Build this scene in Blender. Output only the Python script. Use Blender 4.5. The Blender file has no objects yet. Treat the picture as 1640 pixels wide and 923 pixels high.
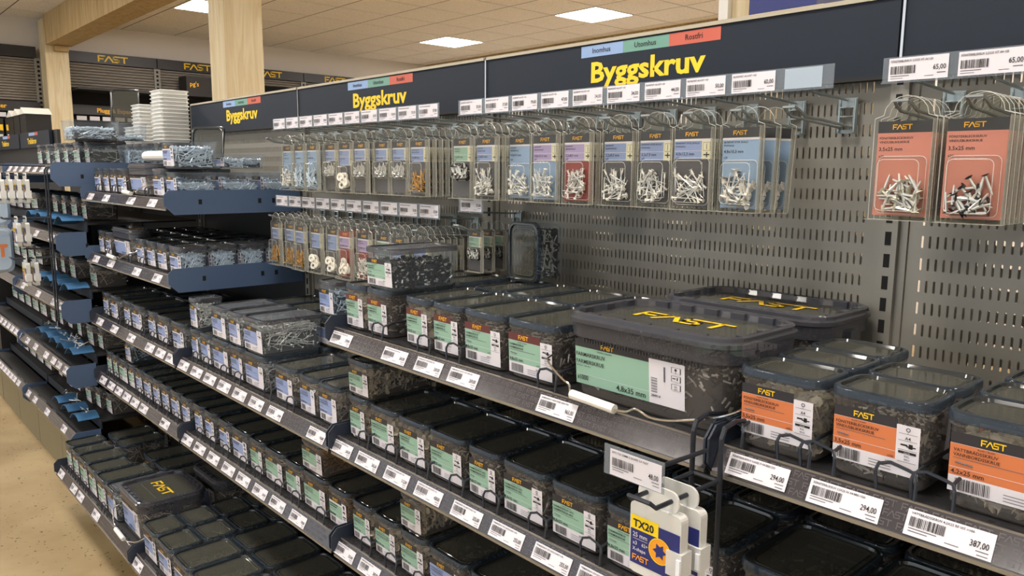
import bpy, math, random
from mathutils import Vector, Matrix
random.seed(7)
C = bpy.context.scene.collection
sc = bpy.context.scene
ZC = 1.42                       # eye height above the floor; heights below are written relative to it
# ------------------------------------------------------------------ camera, light, exposure
def cam_axes(yaw, pitch, roll):
    cy, sy, cp, sp = math.cos(yaw), math.sin(yaw), math.cos(pitch), math.sin(pitch)
    f = Vector((-sy*cp, cy*cp, -sp)); r = Vector((cy, sy, 0)); u = r.cross(f)
    c, s = math.cos(roll), math.sin(roll)
    return c*r+s*u, -s*r+c*u, f
r_, u_, f_ = cam_axes(8.35539976e-01, 1.49738735e-01, 7.39334942e-03)
cd = bpy.data.cameras.new('camera'); cam = bpy.data.objects.new('camera', cd); C.objects.link(cam)
cd.sensor_width = 36; cd.lens = 36*1243.17/1640; cd.clip_start = .02; cd.clip_end = 60
M = Matrix.Identity(4)
for i in range(3):
    M[i][0] = r_[i]; M[i][1] = u_[i]; M[i][2] = -f_[i]
M[2][3] = ZC
cam.matrix_world = M
sc.camera = cam
w = bpy.data.worlds.new('world'); sc.world = w; w.use_nodes = True
w.node_tree.nodes['Background'].inputs[0].default_value = (.90, .95, 1.0, 1)
w.node_tree.nodes['Background'].inputs[1].default_value = .62
LAMP = 24.0                     # brightness of the ceiling panels
sc.view_settings.view_transform = 'Standard'; sc.view_settings.look = 'None'
sc.view_settings.gamma = 1; sc.view_settings.use_curve_mapping = False
sc.view_settings.exposure = 0.9
cy_ = sc.cycles
cy_.max_bounces = 8; cy_.diffuse_bounces = 3; cy_.glossy_bounces = 3; cy_.transmission_bounces = 2
cy_.transparent_max_bounces = 20; cy_.caustics_reflective = False; cy_.caustics_refractive = False
cy_.sample_clamp_indirect = 4.0

# ------------------------------------------------------------------ materials
def lin(h):
    h = h.lstrip('#'); o = []
    for i in (0, 2, 4):
        v = int(h[i:i+2], 16)/255
        o.append(v/12.92 if v <= .04045 else ((v+.055)/1.055)**2.4)
    return (*o, 1)
MATS = {}
def mat(name, col, rough=.5, metal=0, spec=.5, noise=0, nscale=40, emis=0, bump=0):
    m = bpy.data.materials.new(name); m.use_nodes = True; nt = m.node_tree
    b = nt.nodes['Principled BSDF']; c = lin(col) if isinstance(col, str) else col
    b.inputs['Base Color'].default_value = c
    b.inputs['Roughness'].default_value = rough; b.inputs['Metallic'].default_value = metal
    b.inputs['Specular IOR Level'].default_value = spec
    if emis:
        b.inputs['Emission Color'].default_value = c; b.inputs['Emission Strength'].default_value = emis
    if noise or bump:
        tc = nt.nodes.new('ShaderNodeTexCoord'); n = nt.nodes.new('ShaderNodeTexNoise')
        n.inputs['Scale'].default_value = nscale; n.inputs['Detail'].default_value = 4
        nt.links.new(tc.outputs['Object'], n.inputs['Vector'])
        if noise:
            mx = nt.nodes.new('ShaderNodeMix'); mx.data_type = 'RGBA'
            mx.inputs[6].default_value = tuple(v*(1-noise) for v in c[:3])+(1,)
            mx.inputs[7].default_value = tuple(min(1, v*(1+noise)) for v in c[:3])+(1,)
            nt.links.new(n.outputs['Fac'], mx.inputs[0]); nt.links.new(mx.outputs[2], b.inputs['Base Color'])
        if bump:
            bp = nt.nodes.new('ShaderNodeBump'); bp.inputs['Strength'].default_value = bump; bp.inputs['Distance'].default_value = .002
            nt.links.new(n.outputs['Fac'], bp.inputs['Height']); nt.links.new(bp.outputs[0], b.inputs['Normal'])
    MATS[name] = m; return m
def plastic(name, tint, col, fac, rough=.15, edge=.4, fres=True):
    """thin see-through plastic: transparent film mixed with a glossy, slightly milky coat"""
    m = bpy.data.materials.new(name); m.use_nodes = True; nt = m.node_tree
    b = nt.nodes['Principled BSDF']; out = nt.nodes['Material Output']
    b.inputs['Base Color'].default_value = lin(col); b.inputs['Roughness'].default_value = rough
    b.inputs['Specular IOR Level'].default_value = .8
    t = nt.nodes.new('ShaderNodeBsdfTransparent'); t.inputs[0].default_value = lin(tint)
    mx = nt.nodes.new('ShaderNodeMixShader')
    if fres:
        lw = nt.nodes.new('ShaderNodeLayerWeight'); lw.inputs['Blend'].default_value = .35
        mr = nt.nodes.new('ShaderNodeMapRange'); mr.inputs['To Min'].default_value = fac; mr.inputs['To Max'].default_value = min(1, fac+edge)
        nt.links.new(lw.outputs['Facing'], mr.inputs['Value']); nt.links.new(mr.outputs[0], mx.inputs[0])
    else: mx.inputs[0].default_value = fac
    nt.links.new(t.outputs[0], mx.inputs[1]); nt.links.new(b.outputs[0], mx.inputs[2]); nt.links.new(mx.outputs[0], out.inputs['Surface'])
    MATS[name] = m; return m
mat('navy', '#18212d', .6, spec=.3, noise=.05, nscale=8)
mat('bracket', '#252d3b', .5, noise=.05, nscale=8)
mat('bracket_blue', '#465a78', .5, noise=.05, nscale=8)
mat('panel_grey', '#85827a', .5, metal=.3, noise=.06, nscale=12)
mat('panel_back', '#b0a998', .6, noise=.05, nscale=12)
mat('dark_steel', '#1c1c1e', .6, noise=.15, nscale=60)
mat('hole_dark', '#060606', .9)
mat('rail', '#373438', .13, spec=.9)
mat('rail_edge', '#9a958c', .25, metal=.6)
mat('rail_print', '#504c50', .3)
mat('wire', '#2a2e36', .38, metal=.3)
mat('steel', '#8f9a9c', .32, metal=.6); mat('prong', '#9aa09f', .22, metal=.55)
mat('paper', '#d6d2d8', .6); mat('paper_cream', '#d8d2b4', .6)
mat('ink', '#161616', .7); mat('ink_grey', '#5e5c62', .7)
mat('header_print', '#29282c', .45)
mat('header_red', '#5a2a2a', .45)
mat('yellow', '#f2c71c', .45); mat('logo', '#f0b41e', .45)
mat('blue', '#8698c4', .45); mat('green', '#8bb09c', .45); mat('orange', '#cc7546', .45); mat('purple', '#a695c0', .45)
mat('salmon', '#d08473', .45); mat('ltblue', '#8ca6c8', .45); mat('cardgrey', '#4b474c', .45); mat('cardred', '#8e2a22', .45)
mat('strip_blue', '#86a0c8', .5); mat('strip_green', '#689587', .5); mat('strip_red', '#bc5a47', .5)
mat('trim', '#a89f8c', .5); mat('chrome', '#d8d8d8', .15, metal=1)
mat('silver', '#d6d6d2', .3, metal=.35); mat('zinc', '#d2e2f0', .3, metal=.35); mat('blackscrew', '#17171a', .4)
mat('beige_head', '#d6d0bc', .4); mat('brass', '#b98a3c', .3, metal=.4); mat('white_plastic', '#e8e4dc', .35)
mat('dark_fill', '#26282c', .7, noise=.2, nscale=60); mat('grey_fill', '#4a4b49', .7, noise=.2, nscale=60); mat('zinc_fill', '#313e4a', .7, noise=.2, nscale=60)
mat('wood_light', '#d3bd93', .6, noise=.12, nscale=3); mat('wood_dark', '#a98d5e', .6, noise=.15, nscale=3)
mat('wall_paint', '#ddd6ce', .8, noise=.03, nscale=5)
mat('kick', '#7d7358', .6, noise=.06, nscale=10)
mat('navy_box', '#202a66', .4); mat('scoop', '#45739f', .35); mat('case_white', '#e6e9ee', .3); mat('case_navy', '#232c6e', .4)
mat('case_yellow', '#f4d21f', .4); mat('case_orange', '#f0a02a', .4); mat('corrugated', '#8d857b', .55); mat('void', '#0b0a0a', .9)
mat('black_box', '#201d1d', .6); mat('washer', '#efe9dc', .45)
plastic('tub_clear', '#f2f5f8', '#a9b2ba', .07, .10, .30)
plastic('tub_smoke', '#e6e3e0', '#9a9490', .17, .08, .25)
plastic('lid_skirt', '#a4adb6', '#3f4a56', .42, .08, .36)
plastic('lid_smoke', '#a2a29c', '#585850', .44, .08, .36)
mat('lid_rim', '#23282b', .10, spec=.9)
plastic('lid_clear', '#d2d4d4', '#7c8086', .30, .07, .36)
plastic('big_lid', '#b0aeae', '#54555c', .46, .11, .30)
plastic('shell', '#fafaf8', '#8f8f8c', .02, .05, .16)
plastic('shell_edge', '#f2f1ea', '#cfcec4', .26, .06, .2)
plastic('shell_highlight', '#f4f4f0', '#f2f2ee', .62, .05, .2)  # bright highlight of the bent plastic edges, put into a near-white colour
plastic('white_clear', '#f4f6f4', '#f0f0ec', .62, .2, .3)
plastic('holder', '#eef2f6', '#aeb6bd', .18, .08)
plastic('bag', '#dfeaf4', '#c8d8e6', .55, .1)

# ------------------------------------------------------------------ mesh helpers
class MB:
    def __init__(s): s.v = []; s.f = []; s.m = []; s.names = []
    def mi(s, n):
        if n not in s.names: s.names.append(n)
        return s.names.index(n)
    def add(s, vs, fs, m):
        o = len(s.v); k = s.mi(m)
        s.v += [tuple(p) for p in vs]
        for f in fs: s.f.append(tuple(i+o for i in f)); s.m.append(k)
    def quad(s, a, b, c, d, m): s.add([a, b, c, d], [(0, 1, 2, 3)], m)
    def box(s, x0, x1, y0, y1, z0, z1, m):
        s.add([(x0,y0,z0),(x1,y0,z0),(x1,y1,z0),(x0,y1,z0),(x0,y0,z1),(x1,y0,z1),(x1,y1,z1),(x0,y1,z1)],
              [(0,3,2,1),(4,5,6,7),(0,1,5,4),(1,2,6,5),(2,3,7,6),(3,0,4,7)], m)
    def loft(s, loops, m, cap0=True, cap1=True):
        n = len(loops[0]); vs = [p for l in loops for p in l]; fs = []
        for k in range(len(loops)-1):
            for i in range(n):
                j = (i+1) % n; fs.append((k*n+i, k*n+j, (k+1)*n+j, (k+1)*n+i))
        if cap0: fs.append(tuple(range(n-1, -1, -1)))
        if cap1: fs.append(tuple((len(loops)-1)*n+i for i in range(n)))
        s.add(vs, fs, m)
    def tube(s, pts, r, m, n=6, r1=None):
        pts = [Vector(p) for p in pts]; loops = []; up = None
        for i, p in enumerate(pts):
            d = (pts[min(i+1, len(pts)-1)]-pts[max(i-1, 0)]).normalized()
            if up is None: up = Vector((0, 0, 1)) if abs(d.z) < .9 else Vector((1, 0, 0))
            a = d.cross(up)
            if a.length < 1e-4: a = d.cross(Vector((1, .3, 0)))
            a.normalize(); b = a.cross(d).normalized(); up = b
            rr = r if r1 is None else r+(r1-r)*i/(len(pts)-1)
            loops.append([p+a*(math.cos(t)*rr)+b*(math.sin(t)*rr) for t in [2*math.pi*k/n for k in range(n)]])
        s.loft(loops, m)
    def mesh(s, name, smooth=False):
        me = bpy.data.meshes.new(name); me.from_pydata(s.v, [], s.f)
        for n in s.names: me.materials.append(MATS[n])
        me.polygons.foreach_set('material_index', s.m)
        if smooth: me.polygons.foreach_set('use_smooth', [True]*len(s.f)); me.update(); me.set_sharp_from_angle(angle=math.radians(38))
        me.update(); return me
def rr(x0, x1, y0, y1, r, z, n=4):
    o = []
    for cx, cy, a0 in ((x1-r, y0+r, -90), (x1-r, y1-r, 0), (x0+r, y1-r, 90), (x0+r, y0+r, 180)):
        for k in range(n+1):
            a = math.radians(a0+90*k/n); o.append((cx+r*math.cos(a), cy+r*math.sin(a), z))
    return o
def curve(pts, n=6):
    P = [Vector(p) for p in pts]; P = [P[0]*2-P[1]]+P+[P[-1]*2-P[-2]]; o = []
    for i in range(1, len(P)-2):
        for k in range(n):
            t = k/n; a, b, c, d = P[i-1:i+3]
            o.append(.5*((2*b)+(c-a)*t+(2*a-5*b+4*c-d)*t*t+(3*b-a-3*c+d)*t**3))
    return o+[P[-2]]
TXT = {}; BOLD = ('Byggskruv', 'Plugg & Expander', 'Trallskruv', 'TX20')
def glyphs(s):
    if s not in TXT:
        cu = bpy.data.curves.new('t', 'FONT'); cu.body = s; cu.size = 1; cu.resolution_u = 2; cu.offset = .028 if s in BOLD else .010
        ob = bpy.data.objects.new('t', cu); me = bpy.data.meshes.new_from_object(ob)
        vs = [(v.co.x, v.co.y) for v in me.vertices]; fs = [tuple(p.vertices) for p in me.polygons]
        bpy.data.objects.remove(ob); bpy.data.meshes.remove(me); bpy.data.curves.remove(cu)
        x0 = min(v[0] for v in vs); x1 = max(v[0] for v in vs)
        TXT[s] = ([(v[0]-x0, v[1]) for v in vs], fs, x1-x0)
    return TXT[s]
def text(mb, s, u, v, h, f, m, maxw=None, sx=1, layer=2, align='l'):
    """text with cap height h at (u,v); f(u,v,layer) maps the flat drawing onto the surface"""
    vs, fs, wd = glyphs(s); k = h/.70; kx = k*sx
    if maxw and wd*kx > maxw: kx = maxw/wd
    if align == 'r': u -= wd*kx
    if align == 'c': u -= wd*kx/2
    mb.add([f(u+a*kx, v+b*k, layer) for a, b in vs], fs, m)
    return wd*kx
STROKES = [[(0,.91),(.85,.91)], [(.09,0),(.09,.91)], [(.09,.46),(.68,.46)], [(.78,0),(1.28,.92),(1.78,0)],
           [(2.5,.91),(1.82,.91),(1.82,.5),(2.42,.5),(2.42,.09),(1.95,.09)], [(2.62,.91),(3.5,.91)], [(3.06,.91),(3.06,0)]]
def logo(mb, u, v, h, f, m, sx=1, layer=2, t=.18):
    for st in STROKES:
        for (a, b), (c, d) in zip(st[:-1], st[1:]):
            L = math.hypot(c-a, d-b); ex, ey = (c-a)/L, (d-b)/L; nx, ny = -ey*t/2, ex*t/2
            e = t/2 if len(st) > 2 and abs(ex*ey) < .1 else 0
            pts = [(a-ex*e+nx, b-ey*e+ny), (a-ex*e-nx, b-ey*e-ny), (c+ex*e-nx, d+ey*e-ny), (c+ex*e+nx, d+ey*e+ny)]
            mb.add([f(u+p*h*sx, v+q*h, layer) for p, q in pts], [(0, 1, 2, 3)], m)
def rect(mb, u0, u1, v0, v1, f, m, layer=0):
    mb.add([f(u0, v0, layer), f(u1, v0, layer), f(u1, v1, layer), f(u0, v1, layer)], [(0, 1, 2, 3)], m)
def barcode(mb, u0, u1, v0, v1, f, seed, m='ink', layer=2):
    rn = random.Random(seed); u = u0
    while u < u1:
        wd = (u1-u0)*rn.choice((.012, .02, .03)); rect(mb, u, min(u+wd, u1), v0, v1, f, m, layer); u += wd+(u1-u0)*rn.choice((.012, .02, .03))
def ring(mb, u, v, r, t, f, m, layer=2, n=14):
    o = [(u+r*math.cos(2*math.pi*k/n), v+r*math.sin(2*math.pi*k/n)) for k in range(n)]
    i = [(u+(r-t)*math.cos(2*math.pi*k/n), v+(r-t)*math.sin(2*math.pi*k/n)) for k in range(n)]
    mb.add([f(*p, layer) for p in o+i], [(k, (k+1) % n, n+(k+1) % n, n+k) for k in range(n)], m)
def disc(mb, u, v, r, f, m, layer=2, n=12):
    mb.add([f(u+r*math.cos(2*math.pi*k/n), v+r*math.sin(2*math.pi*k/n), layer) for k in range(n)], [tuple(range(n))], m)

# ------------------------------------------------------------------ object helpers
def setp(o, label=None, cat=None, group=None, kind=None):
    if label:
        n = len(label.split())
        if not 4 <= n <= 16: print('LABELLEN', n, label)
        o['label'] = label
    if cat: o['category'] = cat
    if group: o['group'] = group
    if kind: o['kind'] = kind
    return o
def obj(name, me, parent=None, loc=None, **k):
    if isinstance(me, MB): me = me.mesh(name)
    o = bpy.data.objects.new(name, me); C.objects.link(o); o.parent = parent
    if loc is not None: o.location = loc
    return setp(o, **k)
def empty(name, loc, rz=0, **k):
    o = bpy.data.objects.new(name, None); C.objects.link(o); o.empty_display_size = .02
    o.location = (loc[0], loc[1], loc[2]+ZC); o.rotation_euler.z = rz
    return setp(o, **k)
def W3(p): return (p[0], p[1], p[2]+ZC)
def struct(name, mb, loc=(0, 0, ZC)): return obj(name, mb, None, loc, kind='structure')
ORD = 'first second third fourth fifth sixth seventh eighth ninth tenth eleventh twelfth thirteenth fourteenth fifteenth sixteenth seventeenth eighteenth nineteenth twentieth'.split()

# ------------------------------------------------------------------ the room
FL = -1.42; CE = 1.57
def floor_mat():
    m = mat('floor_terrazzo', '#b49a6c', .55); nt = m.node_tree; b = nt.nodes['Principled BSDF']
    tc = nt.nodes.new('ShaderNodeTexCoord'); n = nt.nodes.new('ShaderNodeTexNoise'); n.inputs['Scale'].default_value = 3.5; n.inputs['Detail'].default_value = 6
    cr = nt.nodes.new('ShaderNodeValToRGB'); cr.color_ramp.elements[0].color = lin('#8b7550'); cr.color_ramp.elements[1].color = lin('#a5916c')
    cr.color_ramp.elements[0].position = .3; cr.color_ramp.elements[1].position = .7
    v = nt.nodes.new('ShaderNodeTexNoise'); v.inputs['Scale'].default_value = 70; v.inputs['Detail'].default_value = 2
    c2 = nt.nodes.new('ShaderNodeValToRGB'); c2.color_ramp.elements[0].position = .66; c2.color_ramp.elements[1].position = .72
    mx = nt.nodes.new('ShaderNodeMix'); mx.data_type = 'RGBA'; mx.inputs[7].default_value = lin('#4d3c22')
    for t in (n, v): nt.links.new(tc.outputs['Object'], t.inputs['Vector'])
    nt.links.new(n.outputs['Fac'], cr.inputs[0]); nt.links.new(v.outputs['Fac'], c2.inputs[0])
    nt.links.new(cr.outputs[0], mx.inputs[6]); nt.links.new(c2.outputs[0], mx.inputs[0]); nt.links.new(mx.outputs[2], b.inputs['Base Color'])
floor_mat()
def wood_mat(name, a, b_):
    m = mat(name, a, .6); nt = m.node_tree; b = nt.nodes['Principled BSDF']
    tc = nt.nodes.new('ShaderNodeTexCoord'); mp = nt.nodes.new('ShaderNodeMapping'); mp.inputs['Scale'].default_value = (9, 9, .7)
    n = nt.nodes.new('ShaderNodeTexNoise'); n.inputs['Scale'].default_value = 2; n.inputs['Detail'].default_value = 5; n.inputs['Distortion'].default_value = 1.5
    cr = nt.nodes.new('ShaderNodeValToRGB'); cr.color_ramp.elements[0].color = lin(b_); cr.color_ramp.elements[1].color = lin(a)
    cr.color_ramp.elements[0].position = .3; cr.color_ramp.elements[1].position = .6
    v = nt.nodes.new('ShaderNodeTexVoronoi'); v.inputs['Scale'].default_value = 2.2
    c2 = nt.nodes.new('ShaderNodeValToRGB'); c2.color_ramp.elements[0].position = .04; c2.color_ramp.elements[1].position = .09
    c2.color_ramp.elements[0].color = (1, 1, 1, 1); c2.color_ramp.elements[1].color = (0, 0, 0, 1)
    mx = nt.nodes.new('ShaderNodeMix'); mx.data_type = 'RGBA'; mx.inputs[7].default_value = lin('#8a6238')
    nt.links.new(tc.outputs['Object'], mp.inputs['Vector']); nt.links.new(mp.outputs[0], n.inputs['Vector']); nt.links.new(tc.outputs['Object'], v.inputs['Vector'])
    nt.links.new(n.outputs['Fac'], cr.inputs[0]); nt.links.new(v.outputs['Distance'], c2.inputs[0])
    nt.links.new(cr.outputs[0], mx.inputs[6]); nt.links.new(c2.outputs[0], mx.inputs[0]); nt.links.new(mx.outputs[2], b.inputs['Base Color'])
wood_mat('pine', '#d9caa8', '#c6b084'); wood_mat('pine_beam', '#c4ab7c', '#a88a58')
def ceil_mat():
    m = mat('ceiling_tile', '#d8cdc0', .9); nt = m.node_tree; b = nt.nodes['Principled BSDF']
    tc = nt.nodes.new('ShaderNodeTexCoord'); n = nt.nodes.new('ShaderNodeTexNoise'); n.inputs['Scale'].default_value = 60; n.inputs['Detail'].default_value = 3
    cr = nt.nodes.new('ShaderNodeValToRGB'); cr.color_ramp.elements[0].color = lin('#ded5ca'); cr.color_ramp.elements[1].color = lin('#f6f1ea')
    cr.color_ramp.elements[0].position = .25; cr.color_ramp.elements[1].position = .5
    nt.links.new(tc.outputs['Object'], n.inputs['Vector']); nt.links.new(n.outputs['Fac'], cr.inputs[0]); nt.links.new(cr.outputs[0], b.inputs['Base Color'])
ceil_mat(); mat('tile_gap', '#6f6252', .9)
XW, YW, XR, YF = -9.85, 7.25, 4.0, -4.0
m = MB(); m.box(XW-.1, XR+.1, YF-.1, YW+.1, FL-.1, FL, 'floor_terrazzo'); struct('floor', m)
m = MB(); m.box(XW-.1, XW, YF, YW, FL, CE, 'wall_paint'); struct('wall_left', m)
m = MB(); m.box(XR, XR+.1, YF, YW, FL, CE, 'wall_paint'); struct('wall_right', m)
m = MB(); m.box(XW, XR, YW, YW+.1, FL, CE, 'wall_paint'); struct('wall_back', m)
# lights sit in the 0.575 m tile grid
P = .59; TX0, TY0 = -8.19-14*P, 2.85-13*P
m = MB(); m.box(XW-.1, XR+.1, YF-.1, YW+.1, CE+.003, CE+.1, 'tile_gap')
i = 0
LX = [-8.19, -8.19+4*P+.12, ]
lamp_cells = set()
for cx in (14, 18, 22, 26, 30):
    for cyy in (3, 8, 13, 18): lamp_cells.add((cx, cyy))
lamp_cells.add((14, 13)); 
def cell(ix, iy): return TX0+ix*P, TY0+iy*P
for ix in range(0, 40):
    for iy in range(0, 32):
        x, y = cell(ix, iy)
        if x+P < XW or x > XR or y+P < YF or y > YW-.1: continue
        if (ix, iy) in lamp_cells: continue
        m.box(max(x+.007, XW), min(x+P-.007, XR), max(y+.007, YF), min(y+P-.007, YW), CE, CE+.0025, 'ceiling_tile')
struct('ceiling', m)
MATS['lamp'] = mat('lamp', '#fdf6ee', .5, emis=LAMP)
mat('lamp_frame', '#efece6', .5)
for n, (ix, iy) in enumerate(sorted(lamp_cells)):
    x, y = cell(ix, iy)
    if x < XW or x+P > XR or y+P > YW or y < YF: continue
    lab = {(14, 13): 'square ceiling light panel at left, partly behind the big wooden column',
           (14, 18): 'smaller, middle one of the three lit ceiling panels', (18, 18): 'rightmost and largest lit square ceiling panel'}.get((ix, iy), 'square lit ceiling panel outside the view over the aisle')
    e = empty('ceiling_light', (x+P/2, y+P/2, CE), label=lab, cat='ceiling light', group='ceiling light panels')
    q = MB(); q.box(-P/2+.02, P/2-.02, -P/2+.02, P/2-.02, -.003, .004, 'lamp'); obj('diffuser', q, e)
    q = MB()
    for a, b, c, d in ((-P/2+.004, P/2-.004, -P/2+.004, -P/2+.02), (-P/2+.004, P/2-.004, P/2-.02, P/2-.004), (-P/2+.004, -P/2+.02, -P/2+.02, P/2-.02), (P/2-.02, P/2-.004, -P/2+.02, P/2-.02)):
        q.box(a, b, c, d, -.005, .006, 'lamp_frame')
    obj('frame', q, e)
m = MB(); m.box(XW, XR, YW-.12, YW, CE-.16, CE, 'pine_beam'); obj('ceiling_beam', m, None, (0, 0, ZC), label='long wooden beam under the ceiling along the back wall', cat='beam')
m = MB(); m.box(-9.5, XR, 2.0, 2.24, 1.27, CE, 'pine_beam'); obj('ceiling_beam', m, None, (0, 0, ZC), label='thick wooden beam running from the left post towards the viewer', cat='beam')
e = empty('wooden_post', (-9.62, 2.1, FL), label='square wooden post at far left under the beam end', cat='post')
q = MB(); q.box(-.12, .12, -.11, .11, 0, 2.96, 'pine'); obj('shaft', q, e)
q = MB(); q.box(.12, .19, -.03, .1, 2.63, 2.685, 'wood_dark'); obj('beam_bracket', q, e)
m = MB(); m.box(-5.36, -5.11, 2.10, 2.36, FL, CE, 'pine'); obj('wooden_column', m, None, (0, 0, ZC), label='broad pale wooden column behind the smallest sign', cat='column')
m = MB(); m.box(-1.366, -.90, 2.12, 2.36, FL, CE, 'pine'); obj('wooden_column', m, None, (0, 0, ZC), label='pale wooden column at top right behind the largest sign', cat='column')
m = MB(); m.box(-1.40, -1.368, 2.10, 2.36, FL, CE, 'white_plastic'); obj('white_trim_board', m, None, (0, 0, ZC), label='narrow white board fixed on the left of the right wooden column', cat='board')

# ------------------------------------------------------------------ far shelving on the left wall
def fy(x):                     # plane facing +x at x
    return lambda u, v, l=0: (x+.0015*l, u, v)
FX = -9.72
# header signs run along y; their reading direction is +y seen from +x
for k, (y0, y1, lab) in enumerate(((.9, 1.95, 'dark header board left of the wooden post, yellow letters cut off'), (2.24, 3.175, 'dark header board with yellow logo just right of the post'), (3.185, 4.11, 'dark header board with yellow logo, cut by the big column'), (4.12, 5.035, 'dark header board with yellow logo right of the big column'), (5.045, 5.97, 'dark header board with yellow logo, rightmost on far wall'))):
    e = empty('header_sign', (FX, (y0+y1)/2, 1.15), label=lab, cat='sign', group='header boards on the far wall')
    h = (y1-y0)/2
    q = MB(); q.box(-.06, 0, -h, h, 0, .115, 'header_print'); obj('board', q, e)
    q = MB(); logo(q, -.16+(.03 if k == 0 else 0), .022, .072, fy(0), 'yellow', sx=1.25); obj('logo', q, e)
for k, (y0, y1, zb, lab) in enumerate(((.9, 1.95, .70, 'grey corrugated wall panel left of the wooden post'), (2.24, 3.175, .87, 'grey corrugated wall panel between the post and the slotted strip'), (3.185, 4.11, .87, 'grey corrugated wall panel behind the big column'), (4.12, 5.035, 1.06, 'grey corrugated wall panel right of the big column'), (5.045, 5.97, 1.06, 'grey corrugated wall panel at far right of the back shelving'))):
    q = MB(); z = zb; vs = []
    n = max(2, int((1.15-zb)/.028)); st = (1.15-zb)/n
    for i in range(n):
        z0 = zb+i*st
        q.add([(FX-.05, y0, z0), (FX-.05, y1, z0), (FX-.028, y1, z0+st*.35), (FX-.028, y0, z0+st*.35), (FX-.028, y1, z0+st*.65), (FX-.028, y0, z0+st*.65), (FX-.05, y1, z0+st), (FX-.05, y0, z0+st)],
              [(0, 1, 2, 3), (3, 2, 4, 5), (5, 4, 6, 7)], 'corrugated')
    q.box(FX-.06, FX-.051, y0, y1, zb, 1.15, 'corrugated')
    obj('corrugated_panel', q, None, (0, 0, ZC), label=lab, cat='wall panel')
for y, lab in ((1.965, 'slotted upright strip left of the wooden post'), (3.18, 'slotted upright strip between the first two logo boards'), (5.04, 'slotted upright strip behind the rightmost header joint')):
    q = MB(); q.box(FX-.05, FX-.012, y-.035, y+.035, FL, 1.149, 'panel_grey')
    for i in range(18): q.box(FX-.012, FX-.0105, y-.012, y+.012, .3+i*.047, .325+i*.047, 'hole_dark')
    obj('slotted_upright', q, None, (0, 0, ZC), label=lab, cat='upright')
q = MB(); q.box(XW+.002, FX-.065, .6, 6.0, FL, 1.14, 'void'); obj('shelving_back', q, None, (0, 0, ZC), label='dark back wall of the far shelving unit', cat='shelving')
for y0, y1, z, lab in ((2.25, 3.16, .86, 'dark shelf between the post and the white lid stacks'), (3.2, 5.9, .865, 'dark shelf carrying the black box near the big column')):
    q = MB(); q.box(FX-.04, FX+.35, y0, y1, z-.03, z-.005, 'dark_steel'); obj('far_shelf', q, None, (0, 0, ZC), label=lab, cat='shelf')
e = empty('black_box', (FX+.2, 3.55, .862), label='black box with yellow mark on the far shelf beside the column', cat='box')
q = MB(); q.box(-.12, .12, -.16, .17, 0, .2, 'black_box'); q.box(-.122, .122, -.162, .172, .19, .205, 'header_print'); obj('carton', q, e)
q = MB(); text(q, "pg's", -.12, .09, .05, fy(.1202), 'logo', maxw=.14); obj('print', q, e)
q = MB(); q.box(FX+.08, FX+.2, 3.78, 3.86, .862, .93, 'paper'); obj('small_carton', q, None, (0, 0, ZC), label='small white carton on the far shelf left of column', cat='box')
for y0, y1, z0, z1, s, lab in ((.9, 1.95, .585, .69, 'Plugg & Expander', 'lower dark header board at far left, ends in ander'), (2.24, 3.4, .585, .69, 'Plugg & Expander', 'lower dark header board right of post, above white tags')):
    e = empty('header_sign', (FX+.02, (y0+y1)/2, z0), label=lab, cat='sign')
    h = (y1-y0)/2
    q = MB(); q.box(-.05, 0, -h, h, 0, z1-z0, 'header_print'); obj('board', q, e)
    q = MB(); text(q, s, (-h+.26 if y0 > 2 else .38-.62), .03, .045, fy(0), 'logo', maxw=.62); obj('lettering', q, e)
for k in range(14):
    y = 1.0+k*.13 if k < 7 else 2.28+(k-7)*.13
    q = MB(); q.box(FX+.06, FX+.064, y, y+.1, .52, .565, 'paper'); 
    obj('price_tag', q, None, (0, 0, ZC), label='white price tag in the row under the lower far header boards', cat='price tag', group='white tags below the lower far header boards')
rn = random.Random(3)
for k in range(9):
    y = .98+k*.105; q = MB(); z = .26
    q.box(FX+.0, FX+.05, y, y+.085, z, .50, 'black_box'); q.box(FX+.05, FX+.052, y+.005, y+.08, z+.12, z+.18, 'yellow'); q.box(FX+.05, FX+.053, y+.01, y+.075, z+.02, z+.08, 'silver')
    obj('hanging_pack', q, None, (0, 0, ZC), label='black pack with yellow band hanging on the far left wall', cat='pack', group='black and yellow packs on the far wall')

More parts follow.
